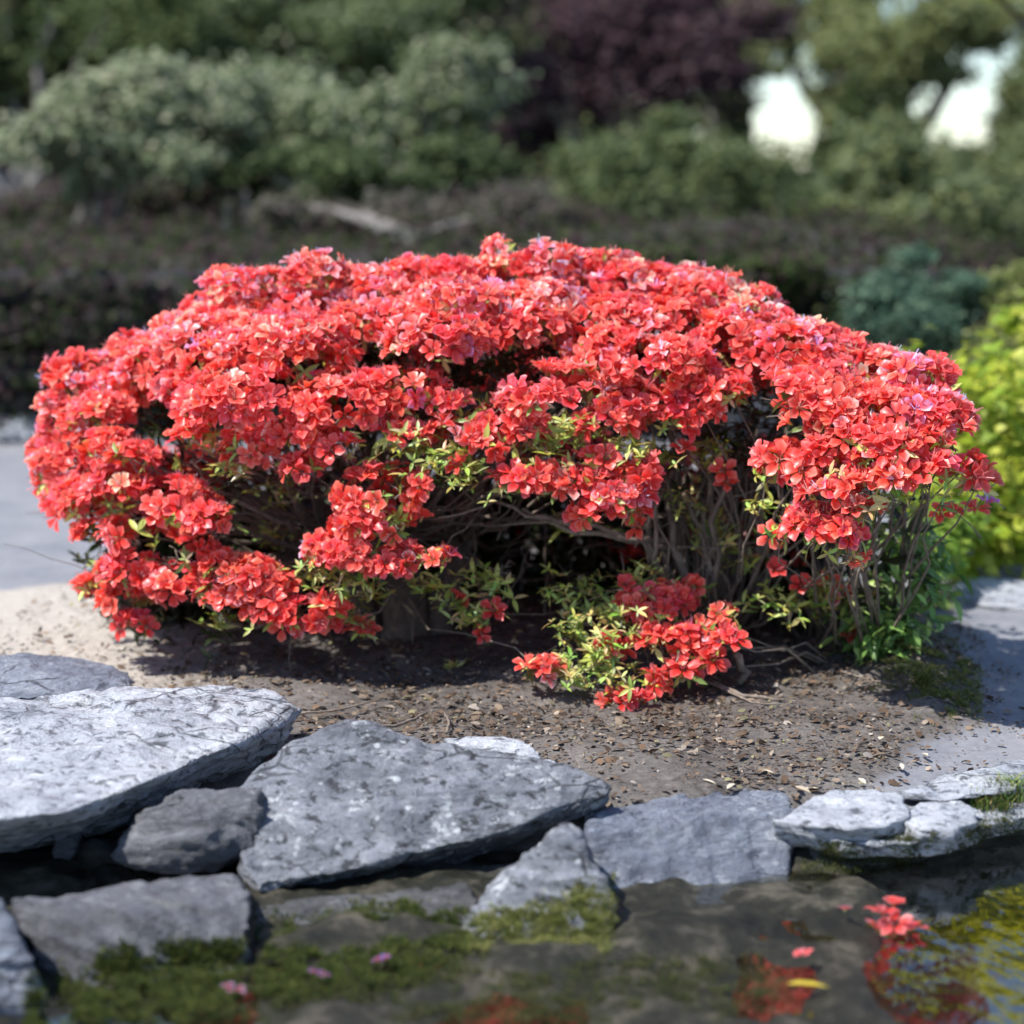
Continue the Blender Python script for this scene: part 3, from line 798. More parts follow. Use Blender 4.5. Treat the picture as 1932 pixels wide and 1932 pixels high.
for hx, hy, hw, hh in HOLES + HOLES2:
    keep &= ~(frontm & (((px - hx) / hw) ** 2 + ((py - hy) / hh) ** 2 < rng.uniform(.5, 1.05, len(px))))
fp, fn = fp[keep], fn[keep]
# single flowers standing alone
SING = [(1290, 848, 3.55), (1365, 888, 3.60), (1372, 912, 3.60), (1470, 1020, 3.6), (1460, 1077, 3.6), (1512, 1105, 3.62), (1565, 1103, 3.66), (1572, 1132, 3.66), (1608, 1125, 3.68), (1600, 1200, 3.70), (1622, 1203, 3.70), (1180, 1105, 3.57), (907, 1195, 3.58), (932, 1152, 3.58), (1205, 993, 3.55), (840, 1050, 3.6),
        (600, 500, 3.93), (945, 462, 3.93), (115, 690, 3.93), (80, 768, 3.93), (165, 1110, 3.9), (150, 1120, 3.88), (1862, 948, 3.49), (1800, 968, 3.48), (1840, 962, 3.48), (1775, 970, 3.48)]
sp_ = np.array([P(*s) for s in SING])
fp = np.concatenate([fp, sp_])
fn = np.concatenate([fn, np.tile([[0.0, -.6, .55]], (len(sp_), 1)) + rng.normal(0, .25, (len(sp_), 3))])
n = len(fp)
up = np.array([[0.0, -.10, 0.42]])
axis = fn * .85 + up + rng.normal(0, .33, (n, 3))
spin = rng.uniform(0, 6.28, n)
R = rotmats(axis, spin)
sc_ = rng.normal(.90, .10, n).clip(.6, 1.15)
var = rng.choice(6, n, p=[.23, .2, .2, .16, .15, .06])
tint = np.ones((n, 3))
tint *= rng.normal(.97, .07, (n, 1)).clip(.7, 1.06)
tint[:, 1] *= rng.uniform(.75, 1.45, n); tint[:, 2] *= rng.uniform(.75, 1.5, n)
pk = rng.random(n) < .05 + .30 * sstep(.58, .76, fp[:, 2] + .25 * np.abs(fp[:, 0]) ** 2)
tint[pk, 1] *= 3.0; tint[pk, 2] *= 3.6                        # pinker blossoms, more towards the top as painted backlit sheen
old = rng.random(n) < .05
tint[old] *= np.array([.62, .7, .9])
tint[-4:] = np.array([[.85, 1.6, 6.5], [.5, .5, 2.5], [.5, .5, 2.5], [.5, .5, 2.5]])

# which blossoms show largest
W_ = 644
buf = np.full((W_, W_), -1, int)
px, py, dep = proj(fp)
order = np.argsort(-dep)
vdir = fp - np.array([0, 0, CAMH]); vdir /= np.linalg.norm(vdir, axis=1, keepdims=True)
fac = np.abs(np.sum(R[:, :, 2] * vdir, axis=1))
for i in order:
    r = max(2, int(.021 * FPX / dep[i] / 3 * (.5 + .5 * fac[i])))
    a, b = int(px[i] / 3), int(py[i] / 3)
    buf[max(0, b - r):b + r, max(0, a - r):a + r] = i
cnt = np.bincount(buf[buf >= 0].ravel(), minlength=n)
best = set(np.argsort(-cnt)[:300].tolist())

FME = {}
def flower_mesh(v, k):
    key = (v, k)
    if key not in FME:
        V, F, C = FL[v]
        tt = np.array([(1, 1, 1), (1.0, 1.5, 1.3), (.9, .8, .9), (1.0, 3.0, 3.8)][k])
        me = mesh_np("flower", V, F, C * tt)
        me.materials.append(M['petal']); me.shade_smooth()
        FME[key] = me
    return FME[key]
for i in sorted(best):
    me = flower_mesh(int(var[i]), 3 if pk[i] else int(rng.choice(3)))
    o = bpy.data.objects.new("flower", me)
    COL.objects.link(o)
    o.parent = bush
    m4 = Matrix(R[i].tolist()).to_4x4()
    o.matrix_parent_inverse = Matrix.Translation(-BC)
    o.matrix_basis = Matrix.Translation(Vector(fp[i].tolist())) @ m4 @ Matrix.Scale(float(sc_[i]), 4)
Vs, Fs, Cs = [], [], []
off = 0
rest = np.array([i for i in range(n) if i not in best])
for v in range(6):
    s = rest[var[rest] == v]
    a, b, c = scatter_mesh("f", FL[v], fp[s], R[s], sc_[s], tint[s])
    Vs.append(a); Fs.append(b + off); Cs.append(c); off += len(a)
o = link("blossom_mass", mesh_np("blossom_mass", np.concatenate(Vs), np.concatenate(Fs), np.concatenate(Cs)), M['petal'], bush)
o["kind"] = "stuff"
print("flowers", n)

# -- leaves
def leaf_base(w=.34, fold=.12, bend=.15):
    V, F, C = [], [], []
    ts = [0, .3, .65, 1.0]; ws = [.05, .42, .40, .02]
    for tt, ww in zip(ts, ws):
        z = -bend * tt * tt
        for s in (-1, 0, 1):
            V.append((s * ww * w, tt, z + (fold * ww if s else 0)))
            C.append((1, 1, 1) if s else (1.12, 1.1, .9))
    for i in range(3):
        for s in range(2):
            q = i * 3 + s
            F.append((q, q + 1, q + 4, q + 3))
    return np.array(V), np.array(F), np.array(C, float)
LEAF = leaf_base()

def whorl(pos, axis, nl, size, col, spread=.9):
    """leaves round a shoot tip -> arrays for scatter"""
    a = Vector(axis).normalized()
    h = a.orthogonal().normalized(); k = a.cross(h)
    out = []
    w0 = random.uniform(0, 6.28)
    for i in range(nl):
        w = w0 + 6.283 * i / nl + random.gauss(0, .5)
        d = (h * math.cos(w) + k * math.sin(w)) * spread + a * random.uniform(-.15, .9)
        d.normalize()
        side = d.cross(a).normalized()
        nrm = side.cross(d)
        out.append((pos, d, side, nrm, size * random.uniform(.45, 1.3), tuple(v * random.uniform(.65, 1.2) for v in col)))
    return out
LV = []
LCOL = [(.44, .50, .12), (.54, .58, .18), (.30, .38, .09), (.58, .56, .26), (.20, .29, .08)]
DCOL = [(.02, .034, .012), (.032, .045, .016), (.045, .042, .024)]  # near-black leaf colours: shade of the hollows put into the tint
# among the blossoms and under the clumps
for (c, rx, ry, rz, dens) in LOBES:
    k = 4 if c[1] < BC.y else (85 if dens < 0 else 3)
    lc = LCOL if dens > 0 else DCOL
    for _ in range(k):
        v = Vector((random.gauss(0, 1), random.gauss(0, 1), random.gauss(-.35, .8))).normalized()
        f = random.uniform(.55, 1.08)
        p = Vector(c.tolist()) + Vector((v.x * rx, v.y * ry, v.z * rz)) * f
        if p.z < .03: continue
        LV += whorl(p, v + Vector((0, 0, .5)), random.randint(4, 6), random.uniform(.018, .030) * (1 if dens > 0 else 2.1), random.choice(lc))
# leafy patches: px, py, rx, ry, count, depth (None = on the crown)
LP = [(780, 855, 85, 40, 30, None), (1060, 812, 60, 35, 26, None), (1180, 850, 55, 30, 22, None), (860, 905, 60, 30, 18, None), (630, 1085, 80, 40, 30, None), (800, 1108, 45, 25, 14, 3.60), (900, 1098, 50, 25, 16, 3.60), (890, 1165, 55, 25, 22, 3.58),
      (1110, 1120, 70, 40, 26, 3.62), (1085, 1190, 60, 50, 30, 3.54), (1130, 1250, 50, 40, 30, 3.48), (1200, 1090, 45, 25, 12, 3.60), (1215, 1110, 25, 12, 8, 3.58), (1340, 1000, 60, 45, 26, 3.72), (1340, 870, 40, 35, 16, 3.66), (1450, 960, 40, 30, 14, None), (1550, 1110, 50, 30, 14, 3.66), (1480, 1140, 110, 28, 34, 3.62), (1570, 1165, 40, 30, 14, 3.68),
      (1180, 1200, 60, 40, 26, 3.5), (1070, 1275, 25, 30, 12, 3.46), (1165, 1290, 50, 25, 14, 3.45), (1100, 1000, 60, 20, 8, 3.7), (440, 885, 45, 20, 14, None), (415, 1180, 40, 14, 12, 3.62), (182, 1075, 10, 14, 4, 3.86), (1690, 960, 45, 25, 16, 3.86), (520, 1010, 80, 40, 16, 3.8), (530, 930, 80, 30, 18, 3.8),
      (690, 1120, 60, 35, 22, 3.60), (660, 1180, 30, 12, 8, 3.56), (580, 1080, 40, 30, 12, 3.62), (1240, 860, 30, 20, 8, 3.6), (1020, 850, 40, 20, 12, None), (1300, 930, 50, 30, 10, 3.7), (1250, 1110, 70, 20, 12, 3.62), (1400, 1060, 60, 40, 14, 3.72), (860, 1265, 22, 10, 4, 3.62), (1150, 1165, 30, 20, 10, 3.52)]
for px, py, rx, ry, k, Y in LP:
    for _ in range(int(k * 1.3)):
        a, b = px + random.gauss(0, .5) * rx, py + random.gauss(0, .5) * ry
        p = shell_front(a, b) if Y is None else P(a, b, Y)
        p.y += random.uniform(-.03, .06)
        if p.z < .03: continue
        LV += whorl(p, Vector((random.gauss(0, .4), random.gauss(-.3, .4), 1)), random.randint(4, 6), random.uniform(.016, .027), random.choice(LCOL[:4]))
# leaves inside the crown, coloured dark to stand in for its shade
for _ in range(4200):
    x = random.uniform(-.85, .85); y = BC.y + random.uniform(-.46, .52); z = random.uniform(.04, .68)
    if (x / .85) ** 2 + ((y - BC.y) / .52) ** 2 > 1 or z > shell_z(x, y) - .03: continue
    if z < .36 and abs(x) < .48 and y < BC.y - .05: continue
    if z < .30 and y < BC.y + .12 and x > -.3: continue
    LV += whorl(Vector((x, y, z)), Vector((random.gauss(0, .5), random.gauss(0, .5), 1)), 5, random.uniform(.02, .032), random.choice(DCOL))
for hx, hy, hw, hh in HOLES:  # dark-tinted leaves behind the gaps deepen their shade
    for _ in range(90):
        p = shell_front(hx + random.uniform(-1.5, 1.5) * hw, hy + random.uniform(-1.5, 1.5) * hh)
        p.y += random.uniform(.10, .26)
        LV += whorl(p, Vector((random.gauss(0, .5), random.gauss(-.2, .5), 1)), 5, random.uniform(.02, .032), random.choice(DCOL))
LPOS = np.array([l[0] for l in LV])
LR = np.array([[[l[2].x, l[1].x, l[3].x], [l[2].y, l[1].y, l[3].y], [l[2].z, l[1].z, l[3].z]] for l in LV])
LS = np.array([l[4] for l in LV]); LT = np.array([l[5] for l in LV])
ctr = LPOS + LR[:, :, 1] * LS[:, None] * .5
px, py, dep = proj(ctr)
ii, jj = (py / 3).astype(int).clip(0, W_ - 1), (px / 3).astype(int).clip(0, W_ - 1)
near_f = buf[ii, jj]
fdep = np.where(near_f >= 0, proj(fp)[2][near_f.clip(0)], 99)
vis = (dep < fdep + .01) * LS * np.abs(np.sum(LR[:, :, 2] * np.array([0, -.95, .3]), axis=1)) * (LT[:, 1] > .12)
bl = set(np.argsort(-vis)[:300].tolist())
LME = []
for k in range(5):
    V, F, C = LEAF
    me = mesh_np("leaf", V, F, C * np.array(LCOL[k])); me.materials.append(M['leaf']); me.shade_smooth(); LME.append(me)
for i in sorted(bl):
    k = int(np.argmin([np.abs(LT[i] - np.array(c)).sum() for c in LCOL]))
    o = bpy.data.objects.new("leaf", LME[k]); COL.objects.link(o); o.parent = bush
    o.matrix_parent_inverse = Matrix.Translation(-BC)
    o.matrix_basis = Matrix.Translation(Vector(LPOS[i].tolist())) @ Matrix(LR[i].tolist()).to_4x4() @ Matrix.Scale(float(LS[i]), 4)
s = np.array([i for i in range(len(LV)) if i not in bl])
a, b, c = scatter_mesh("l", LEAF, LPOS[s], LR[s], LS[s], LT[s])
o = link("foliage", mesh_np("foliage", a, b, c), M['leaf'], bush); o["kind"] = "stuff"
print("leaves", len(LV))

# -- trunk, branches, twigs
tb = P(760, 1243, 3.88); tb.z = 0.02
me = tubes_mesh("trunk", [(bez(tb + Vector((-.01, 0, -.06)), tb + Vector((.015, .02, .10)), tb + Vector((-.02, .06, .26)), 8, .006), [.062, .052, .046, .044, .040, .036, .032, .026]),
                          (bez(tb + Vector((.05, .02, -.05)), tb + Vector((.055, .03, .09)), tb + Vector((.14, .08, .24)), 7, .006), taper(.036, .018, 7)),
                          (bez(tb + Vector((-.05, .01, -.05)), tb + Vector((-.05, .03, .09)), tb + Vector((-.16, .05, .22)), 7, .006), taper(.034, .017, 7))], 10)
link("trunk", me, M['bark'], bush)
bases = [tb + Vector((-.02, .06, .22)), tb + Vector((.12, .07, .20)), tb + Vector((-.13, .05, .18)), Vector((.33, 4.02, .0)), Vector((.40, 3.93, .0)), Vector((.46, 4.08, .0)), Vector((.36, 3.86, 0)), Vector((.64, 3.84, 0)), Vector((.70, 3.80, 0)), Vector((.58, 3.90, 0))]
tw = []
for i, (c, rx, ry, rz, dens) in enumerate(LOBES):
    c = Vector(c.tolist())
    if i >= len(acc) or i % 2 == 0:
        b = min(bases, key=lambda q: (q - c).length * random.uniform(.7, 1.3))
        mid = b.lerp(c, .5) + Vector((0, 0, -.02 + .35 * max(0, c.z - b.z) * random.uniform(-.2, .5)))
        r = random.uniform(.0045, .009)
        if i < len(acc) and i % 4 == 0:
            link("branch", tubes_mesh("branch", [(bez(b, mid, c, 9, .009), taper(r, .0025, 9))], 6), M['bark'], bush)
        else:
            tw.append((bez(b, mid, c, 7, .010), taper(r * .6, .0012, 7)))
    for _ in range(3):
        d = Vector((random.uniform(-.9, .9) * rx, random.uniform(-.9, .9) * ry, random.uniform(-1, .6) * rz))
        tw.append((bez(c + Vector((0, 0, -rz * .5)), c + d * .4 + Vector((0, 0, -.01)), c + d, 5, .004), taper(.0018, .0008, 5)))
# upright bare stems below the right half and thin tangled twigs
for _ in range(62):
    a = random.uniform(1225, 1450); Y = random.uniform(3.66, 4.1)
    b0 = P(a, 1140 + random.uniform(-20, 50), Y); b0.z = max(b0.z, .0)
    t0 = P(a + random.gauss(0, 60), random.uniform(800, 930), Y + random.uniform(-.05, .05))
    r = random.choice([.0012, .0016, .002, .0028, .0042, .007])
    tw.append((bez(b0, b0.lerp(t0, .5) + Vector((random.gauss(0, .05), random.gauss(0, .03), 0)), t0, 7, .007), taper(r, r * .6, 7)))
for _ in range(220):
    p = Vector((random.uniform(-.75, .8), random.uniform(3.62, 4.3), random.uniform(.06, .42)))
    if (p.x / .85) ** 2 + ((p.y - BC.y) / .5) ** 2 > 1: continue
    d = Vector((random.gauss(0, .11), random.gauss(0, .07), random.gauss(0.02, .06)))
    tw.append((bez(p, p + d * .5 + Vector((random.gauss(0, .02), random.gauss(0, .02), random.gauss(0, .02))), p + d, 6, .003), taper(random.uniform(.001, .0022), .0007, 6)))
# stalks of the lone and low flowers
for s_ in SING:
    p = P(*s_); q = p + Vector((random.gauss(0, .03), .07, random.uniform(-.06, .05)))
    tw.append((bez(q, q.lerp(p, .5) + Vector((0, 0, .012)), p, 5), taper(.0016, .0009, 5)))
for px, py, rx, ry, Y in CL2:
    p = P(px, py, Y); q = Vector((p.x * .85 + .03, p.y + random.uniform(.12, .3), max(.03, p.z + random.uniform(-.05, .06))))
    tw.append((bez(q, q.lerp(p, .5) + Vector((0, 0, .03)), p + Vector((0, .02, -.01)), 6, .004), taper(.003, .0014, 6)))
o = link("twigs", tubes_mesh("twigs", tw, 4), M['twig'], bush); o["kind"] = "stuff"
for pts, r0, r1 in [([(1180, 1012, 3.66), (1060, 985, 3.62), (930, 945, 3.66)], .006, .003), ([(1250, 1020, 3.7), (1120, 1010, 3.63), (985, 960, 3.64)], .0075, .003), ([(1232, 1060, 3.62), (1234, 960, 3.61), (1228, 860, 3.63)], .0045, .003),
                    ([(1340, 1130, 3.72), (1330, 1040, 3.7), (1290, 930, 3.74)], .007, .004), ([(1310, 1110, 3.74), (1270, 1030, 3.72), (1255, 900, 3.8)], .010, .005), ([(800, 980, 3.66), (850, 975, 3.6), (935, 945, 3.63)], .003, .002),
                    ([(1420, 1120, 3.78), (1435, 1000, 3.78), (1440, 860, 3.86)], .008, .005), ([(460, 1175, 3.64), (400, 1150, 3.62), (310, 1060, 3.64)], .005, .002), ([(560, 1010, 3.8), (480, 960, 3.72), (380, 930, 3.66)], .006, .003),
                    ([(1385, 1235, 3.52), (1400, 1275, 3.52), (1350, 1305, 3.56)], .009, .004)]:
    p = [P(*q) for q in pts]
    link("branch", tubes_mesh("branch", [(bez(p[0], p[1] * 2 - (p[0] + p[2]) * .5, p[2], 9, .004), taper(r0, r1, 9))], 6), M['twig'], bush)

# ------------------------------------------------------------------ other plants on the right
def feather_base():
    """a finely cut compound leaf: midrib with narrow leaflets"""
    V, F = [], []
    for k in range(7):
        a = (k - 3) * .38
        d = np.array([math.sin(a), math.cos(a), -.12 * abs(k - 3) * .3]); s = np.array([math.cos(a), -math.sin(a), 0])
        l = 1.0 - .09 * abs(k - 3)
        o = len(V)
        V += [tuple(d * .03), tuple(d * .55 * l + s * .10), tuple(d * l + np.array([0, 0, -.08])), tuple(d * .55 * l - s * .10)]
        F.append((o, o + 1, o + 2, o + 3))
    return np.array(V), np.array(F), np.ones((len(V), 3))
FEATH = feather_base()

def crown_points(n, c, r, shell=.55, lump=.28, f=3.0):
    v = rng.normal(size=(n, 3)); v /= np.linalg.norm(v, axis=1, keepdims=True)
    s = np.random.default_rng(int(abs(c[0] * 977 + c[1] * 131)) + 1).uniform(0, 50)
    k = np.array([1 + lump * 1.6 * noise.noise((q[0] * f * .7 + s, q[1] * f * .7, q[2] * f * .7 + s)) for q in v])
    rad = rng.uniform(shell, 1, n) ** .7
    g = np.array([noise.noise((q[0] * f * 1.5 + s, q[1] * f * 1.5 - s, q[2] * f * 1.5)) for q in v * rad[:, None]])
    ok = g > -.22
    p = np.array(c) + v * np.array(r) * (rad * k)[:, None]
    return p[ok], v[ok]

def soft_points(n, c, r):
    ps, vs2 = [], []
    for k in range(9):
        if k == 0: cc, q = np.array(c), .75
        else:
            d = rng.normal(0, .62, 3); cc = np.array(c) + d * np.array(r); q = rng.uniform(.22, .5)
        v = rng.normal(size=(n // 9 if k else n // 5, 3))
        ps.append(cc + v * np.array(r) * q * .62); vs2.append(v / np.linalg.norm(v, axis=1, keepdims=True))
    return np.concatenate(ps), np.concatenate(vs2)

def leafy(name, base, n, c, r, size, cols, mat, parent, shell=.5, lump=.25, f=3.0, soft=False):
    p, v = soft_points(n, c, r) if soft else crown_points(n, c, r, shell, lump, f)
    m = len(p)
    ax = v * .55 + np.array([[0, 0, .75]]) + rng.normal(0, .45, (m, 3))
    Rr = rotmats(ax, rng.uniform(0, 6.28, m))
    cl = np.array(cols)[rng.integers(0, len(cols), m)] * rng.normal(1, .08 if soft else .18, (m, 1)).clip(.5, 1.5)
    a, b, cc = scatter_mesh(name, base, p, Rr, size * rng.uniform(.6, 1.25, m), cl)
    return link(name, mesh_np(name, a, b, cc), mat, parent)

def plant(name, base_pt, label, cat, crowns, leafb, n, size, cols, mat, stems, bark, r0=.012, group=None, **kw):
    root = empty(name, base_pt)
    tag(root, label, cat, group)
    specs = []
    for i in range(stems):
        c, r = crowns[i % len(crowns)]
        a = Vector(base_pt) + Vector((random.gauss(0, r0 * 2), random.gauss(0, r0 * 2), -.03))
        e = Vector(c) + Vector((random.uniform(-.6, .6) * r[0], random.uniform(-.6, .6) * r[1], random.uniform(-.3, .6) * r[2]))
        specs.append((bez(a, a.lerp(e, .5) + Vector((0, 0, .15 * (e - a).length)), e, 8, (e - a).length * .012), taper(r0 * random.uniform(.6, 1), r0 * .25, 8)))
    link("trunk" if stems < 8 else "stems", tubes_mesh("trunk", specs, 6), bark, root)
    for c, r in crowns:
        leafy("crown", leafb, n, c, r, size, cols, mat, root, **kw)
    return root

LIME = [(.34, .44, .035), (.46, .52, .05), (.24, .36, .04), (.52, .55, .09)]
b0 = G(1872, 1085, 0.0)
plant("lime_shrub", b0, "small feathery lime green shrub with bare stems beside the raised flat stone", "shrub",
      [((1.14, 4.78, .28), (.17, .16, .11)), ((1.22, 4.95, .42), (.22, .2, .13)), ((1.02, 4.75, .17), (.12, .1, .07)), ((1.2, 4.7, .12), (.14, .1, .07))], FEATH, 900, .034, LIME, M['lime'], 10, M['bark'], .005, soft=True)
plant("lime_maple", (1.75, 5.9, 0), "taller bright yellow-green maple behind the feathery lime shrub", "tree",
      [((1.72, 5.5, .36), (.15, .2, .15)), ((1.47, 5.5, .28), (.16, .22, .15)), ((1.74, 5.8, .34), (.26, .3, .17)), ((1.85, 6.3, .38), (.26, .3, .18)), ((1.26, 5.2, .22), (.18, .2, .12))], FEATH, 1300, .05, LIME, M['lime'], 6, M['bark'], .014, soft=True)
plant("overhanging_maple", (3.3, 8.2, 0), "tall yellow-green maple that shows mirrored in the pond", "tree",
      [((1.72, 8.0, 1.92), (.34, .5, .20)), ((2.25, 8.0, 1.98), (.5, .5, .28)), ((2.0, 8.3, 1.82), (.4, .4, .12)), ((2.8, 8.0, 1.9), (.6, .5, .4)), ((1.60, 8.1, 1.80), (.22, .3, .10)), ((2.1, 7.9, 2.05), (.25, .3, .10)), ((2.05, 7.5, 1.74), (.3, .4, .14)), ((2.3, 7.4, 1.9), (.35, .4, .2))], FEATH, 2000, .085, [(.70, .70, .03), (.78, .70, .04), (.55, .62, .03)], M['lime'], 7, M['bark'], .03)
# dark green broad-leaved plant under the azalea's right edge
DG = [(.16, .30, .08), (.22, .38, .10), (.11, .22, .06), (.30, .42, .12)]
b0 = Vector((.71, 3.73, 0.0))
plant("leafy_plant", b0, "dark green leafy plant on thin stems under the azalea's right edge", "plant",
      [((.695, 3.70, .23), (.08, .08, .11)), ((.76, 3.74, .19), (.07, .06, .11)), ((.65, 3.70, .11), (.06, .06, .07)), ((.70, 3.66, .09), (.06, .05, .06))], leaf_base(.36, .15, .2), 230, .042, DG, M['leaf'], 9, M['twig'], .003, shell=.2)
b0 = Vector((.93, 4.45, 0.0))
plant("fern_plant", b0, "low fresh green feathery plant between leafy plant and lime shrub", "plant",
      [((.90, 4.40, .12), (.10, .09, .055)), ((.98, 4.5, .17), (.07, .08, .05))], FEATH, 420, .028, [(.22, .36, .05), (.32, .44, .07), (.15, .27, .04)], M['lime'], 8, M['twig'], .003)

def grass_tuft(name, c, r, n, h, cols, label, spread=.5):
    """thin bent blades"""
    V, F, C = [], [], []
    for _ in range(n):
        a = random.uniform(0, 6.28); q = math.sqrt(random.random())
        p = Vector(c) + Vector((r[0] * q * math.cos(a), r[1] * q * math.sin(a), 0))
        d = Vector((random.gauss(0, spread), random.gauss(-.1, spread), 0)); hh = h * random.uniform(.5, 1.15); w = random.uniform(.0008, .0018)
        s = Vector((d.y, -d.x, 0)); s = (s.normalized() if s.length > .01 else Vector((1, 0, 0))) * w
        col = tuple(v * random.uniform(.7, 1.25) for v in random.choice(cols))
        o = len(V)
        for tt, ww in ((0, 1), (.5, .8), (1, .1)):
            m = p + Vector((d.x * hh * tt * tt, d.y * hh * tt * tt, hh * (tt - .35 * tt * tt)))
            V += [tuple(m - s * ww), tuple(m + s * ww)]; C += [col, col]
        F += [(o, o + 1, o + 3, o + 2), (o + 2, o + 3, o + 5, o + 4)]
    V = np.array(V) - np.array(c)
    ob = link(name, mesh_np(name, V, np.array(F), np.array(C)), M['moss'])
    ob.location = c
    tag(ob, label, "grass")
    return ob
GC = [(.13, .19, .04), (.20, .25, .06), (.28, .27, .11), (.08, .13, .03)]
grass_tuft("grass_tuft", P(1590, 1612, 2.875), (.035, .015), 130, .032, GC, "drooping grass tuft at the waterline under the bright cap stone", .8)
grass_tuft("grass_tuft", G(1868, 1530, .01), (.03, .03), 200, .045, GC, "upright grass tuft on the dark stone at the path's edge", .35)
grass_tuft("grass_tuft", G(1908, 1505, .02), (.035, .03), 220, .05, GC, "grass tuft rooted behind the pale edging slab", .4)
gp = G(1775, 1155, .0)
grass_tuft("grass_tuft", gp, (.03, .03), 90, .045, [(.25, .38, .06), (.18, .30, .05)], "small bright green tuft beside the raised flat stone", .7)

# ------------------------------------------------------------------ moss
MB_V = []; MB_F = []
for k in range(5):
    a = 6.283 * k / 5
    o = len(MB_V)
    MB_V += [(.12 * math.cos(a + .9), .12 * math.sin(a + .9), 0), (.12 * math.cos(a - .9), .12 * math.sin(a - .9), 0), (.75 * math.cos(a), .75 * math.sin(a), 1.0)]
    MB_F.append((o, o + 1, o + 2))
MOSSB = (np.array(MB_V), np.array(MB_F), np.tile([[1.0, 1, 1]], (len(MB_V), 1)))
for i in range(len(MB_V)):
    if i % 3 != 2: MOSSB[2][i] = .55

def inpoly(x, y, poly):
    ins = False
    j = len(poly) - 1
    for i in range(len(poly)):
        xi, yi = poly[i]; xj, yj = poly[j]
        if (yi > y) != (yj > y) and x < (xj - xi) * (y - yi) / (yj - yi) + xi: ins = not ins
        j = i
    return ins

def cast(px, py):
    o = Vector((0, 0, CAMH)); d = ray(px, py).normalized()
    if not ALLT: ALLT.append(BVHTree.FromPolygons(ALLV, ALLP))
    h = ALLT[0].ray_cast(o, d)
    best_ = None if h[0] is None else (h[0], h[1], h[3])
    return best_

def moss(poly, n, size, cols, label, soft=18, dens=.5):
    xs = [p[0] for p in poly]; ys = [p[1] for p in poly]
    pos, nr = [], []
    k = 0
    while len(pos) < n and k < n * 6:
        k += 1
        x, y = random.uniform(min(xs), max(xs)), random.uniform(min(ys), max(ys))
        if not inpoly(x + random.gauss(0, soft), y + random.gauss(0, soft * .6), poly): continue
        if noise.fractal((x * .02, y * .034, 3.3), .8, 2.0, 5) + random.gauss(0, .16) < dens - .62: continue
        h = cast(x, y)
        if h is not None and h[0].z < float(ground_z(np.array([h[0].x]), np.array([h[0].y]))[0]): h = None     # below the mud
        if h is None:
            g = G(x, y, 0)
            if g.y > 6: continue
            for _ in range(3):
                z = float(ground_z(np.array([g.x]), np.array([g.y]))[0])
                g = G(x, y, z + .003); h = (g, Vector((0, 0, 1)), 0)
        if h[0].z < WZ - .02: continue
        pos.append(tuple(h[0])); nr.append(tuple(h[1] * .6 + Vector((0, -.1, .6))))
    m = len(pos)
    pos = np.array(pos); nr = np.array(nr) + rng.normal(0, .3, (m, 3))
    cl = np.array(cols)[rng.integers(0, len(cols), m)] * rng.normal(1, .22, (m, 1)).clip(.4, 1.6)
    a, b, c = scatter_mesh("moss", MOSSB, pos, rotmats(nr, rng.uniform(0, 6.28, m)), size * rng.uniform(.35, 1.3, m) * np.array([.75 + .6 * noise.noise((q[0] * 40, q[1] * 40, q[2] * 40)) for q in pos]), cl)
    o = link("moss", mesh_np("moss", a, b, c), M['moss'], smooth=False)
    tag(o, label, "moss", kind="stuff")
MC = [(.05, .08, .018), (.09, .12, .024), (.15, .17, .04), (.03, .05, .012)]
MY = [(.30, .31, .09), (.22, .25, .06), (.38, .36, .15), (.14, .18, .04)]
moss([(880, 1735), (980, 1715), (1080, 1690), (1130, 1650), (1160, 1700), (1160, 1790), (1080, 1810), (880, 1790)], 3800, .0075, MY, "shaggy yellow-green moss skirt on the triangular stone", 16, .38)
moss([(480, 1750), (640, 1730), (800, 1700), (900, 1720), (880, 1800), (760, 1850), (480, 1890)], 7000, .008, MC, "dark green moss on the wet stone below the lichen-spotted boulder", 24, .36)
moss([(110, 1830), (260, 1800), (420, 1770), (460, 1780), (440, 1900), (110, 1940)], 5000, .008, MC, "green moss along the foot of the broad grey block", 24, .36)
moss([(100, 1850), (480, 1830), (900, 1790), (1250, 1790), (1500, 1850), (1400, 1932), (100, 1932)], 9000, .006, [(.05, .07, .02), (.09, .11, .03), (.12, .11, .05)], "sparse dark algae on the muddy shallows before the stones", 30, .46)
moss([(60, 1830), (90, 1900), (96, 1960), (40, 1960)], 500, .007, MC, "moss down the side of the bluish edge stone", 8, .3)
moss([(1640, 1215), (1700, 1200), (1790, 1215), (1840, 1290), (1855, 1345), (1800, 1360), (1740, 1310), (1650, 1260)], 4200, .0075, MY + MC[1:3], "yellow-green moss hummock at the soil's edge below the leafy plant", 42, .46)
moss([(1510, 1590), (1640, 1580), (1830, 1560), (1932, 1500), (1932, 1570), (1700, 1640), (1520, 1650)], 2400, .006, [(.05, .075, .02), (.09, .11, .03), (.14, .14, .05)], "thin dark moss on the wet rock at the waterline", 8, .5)

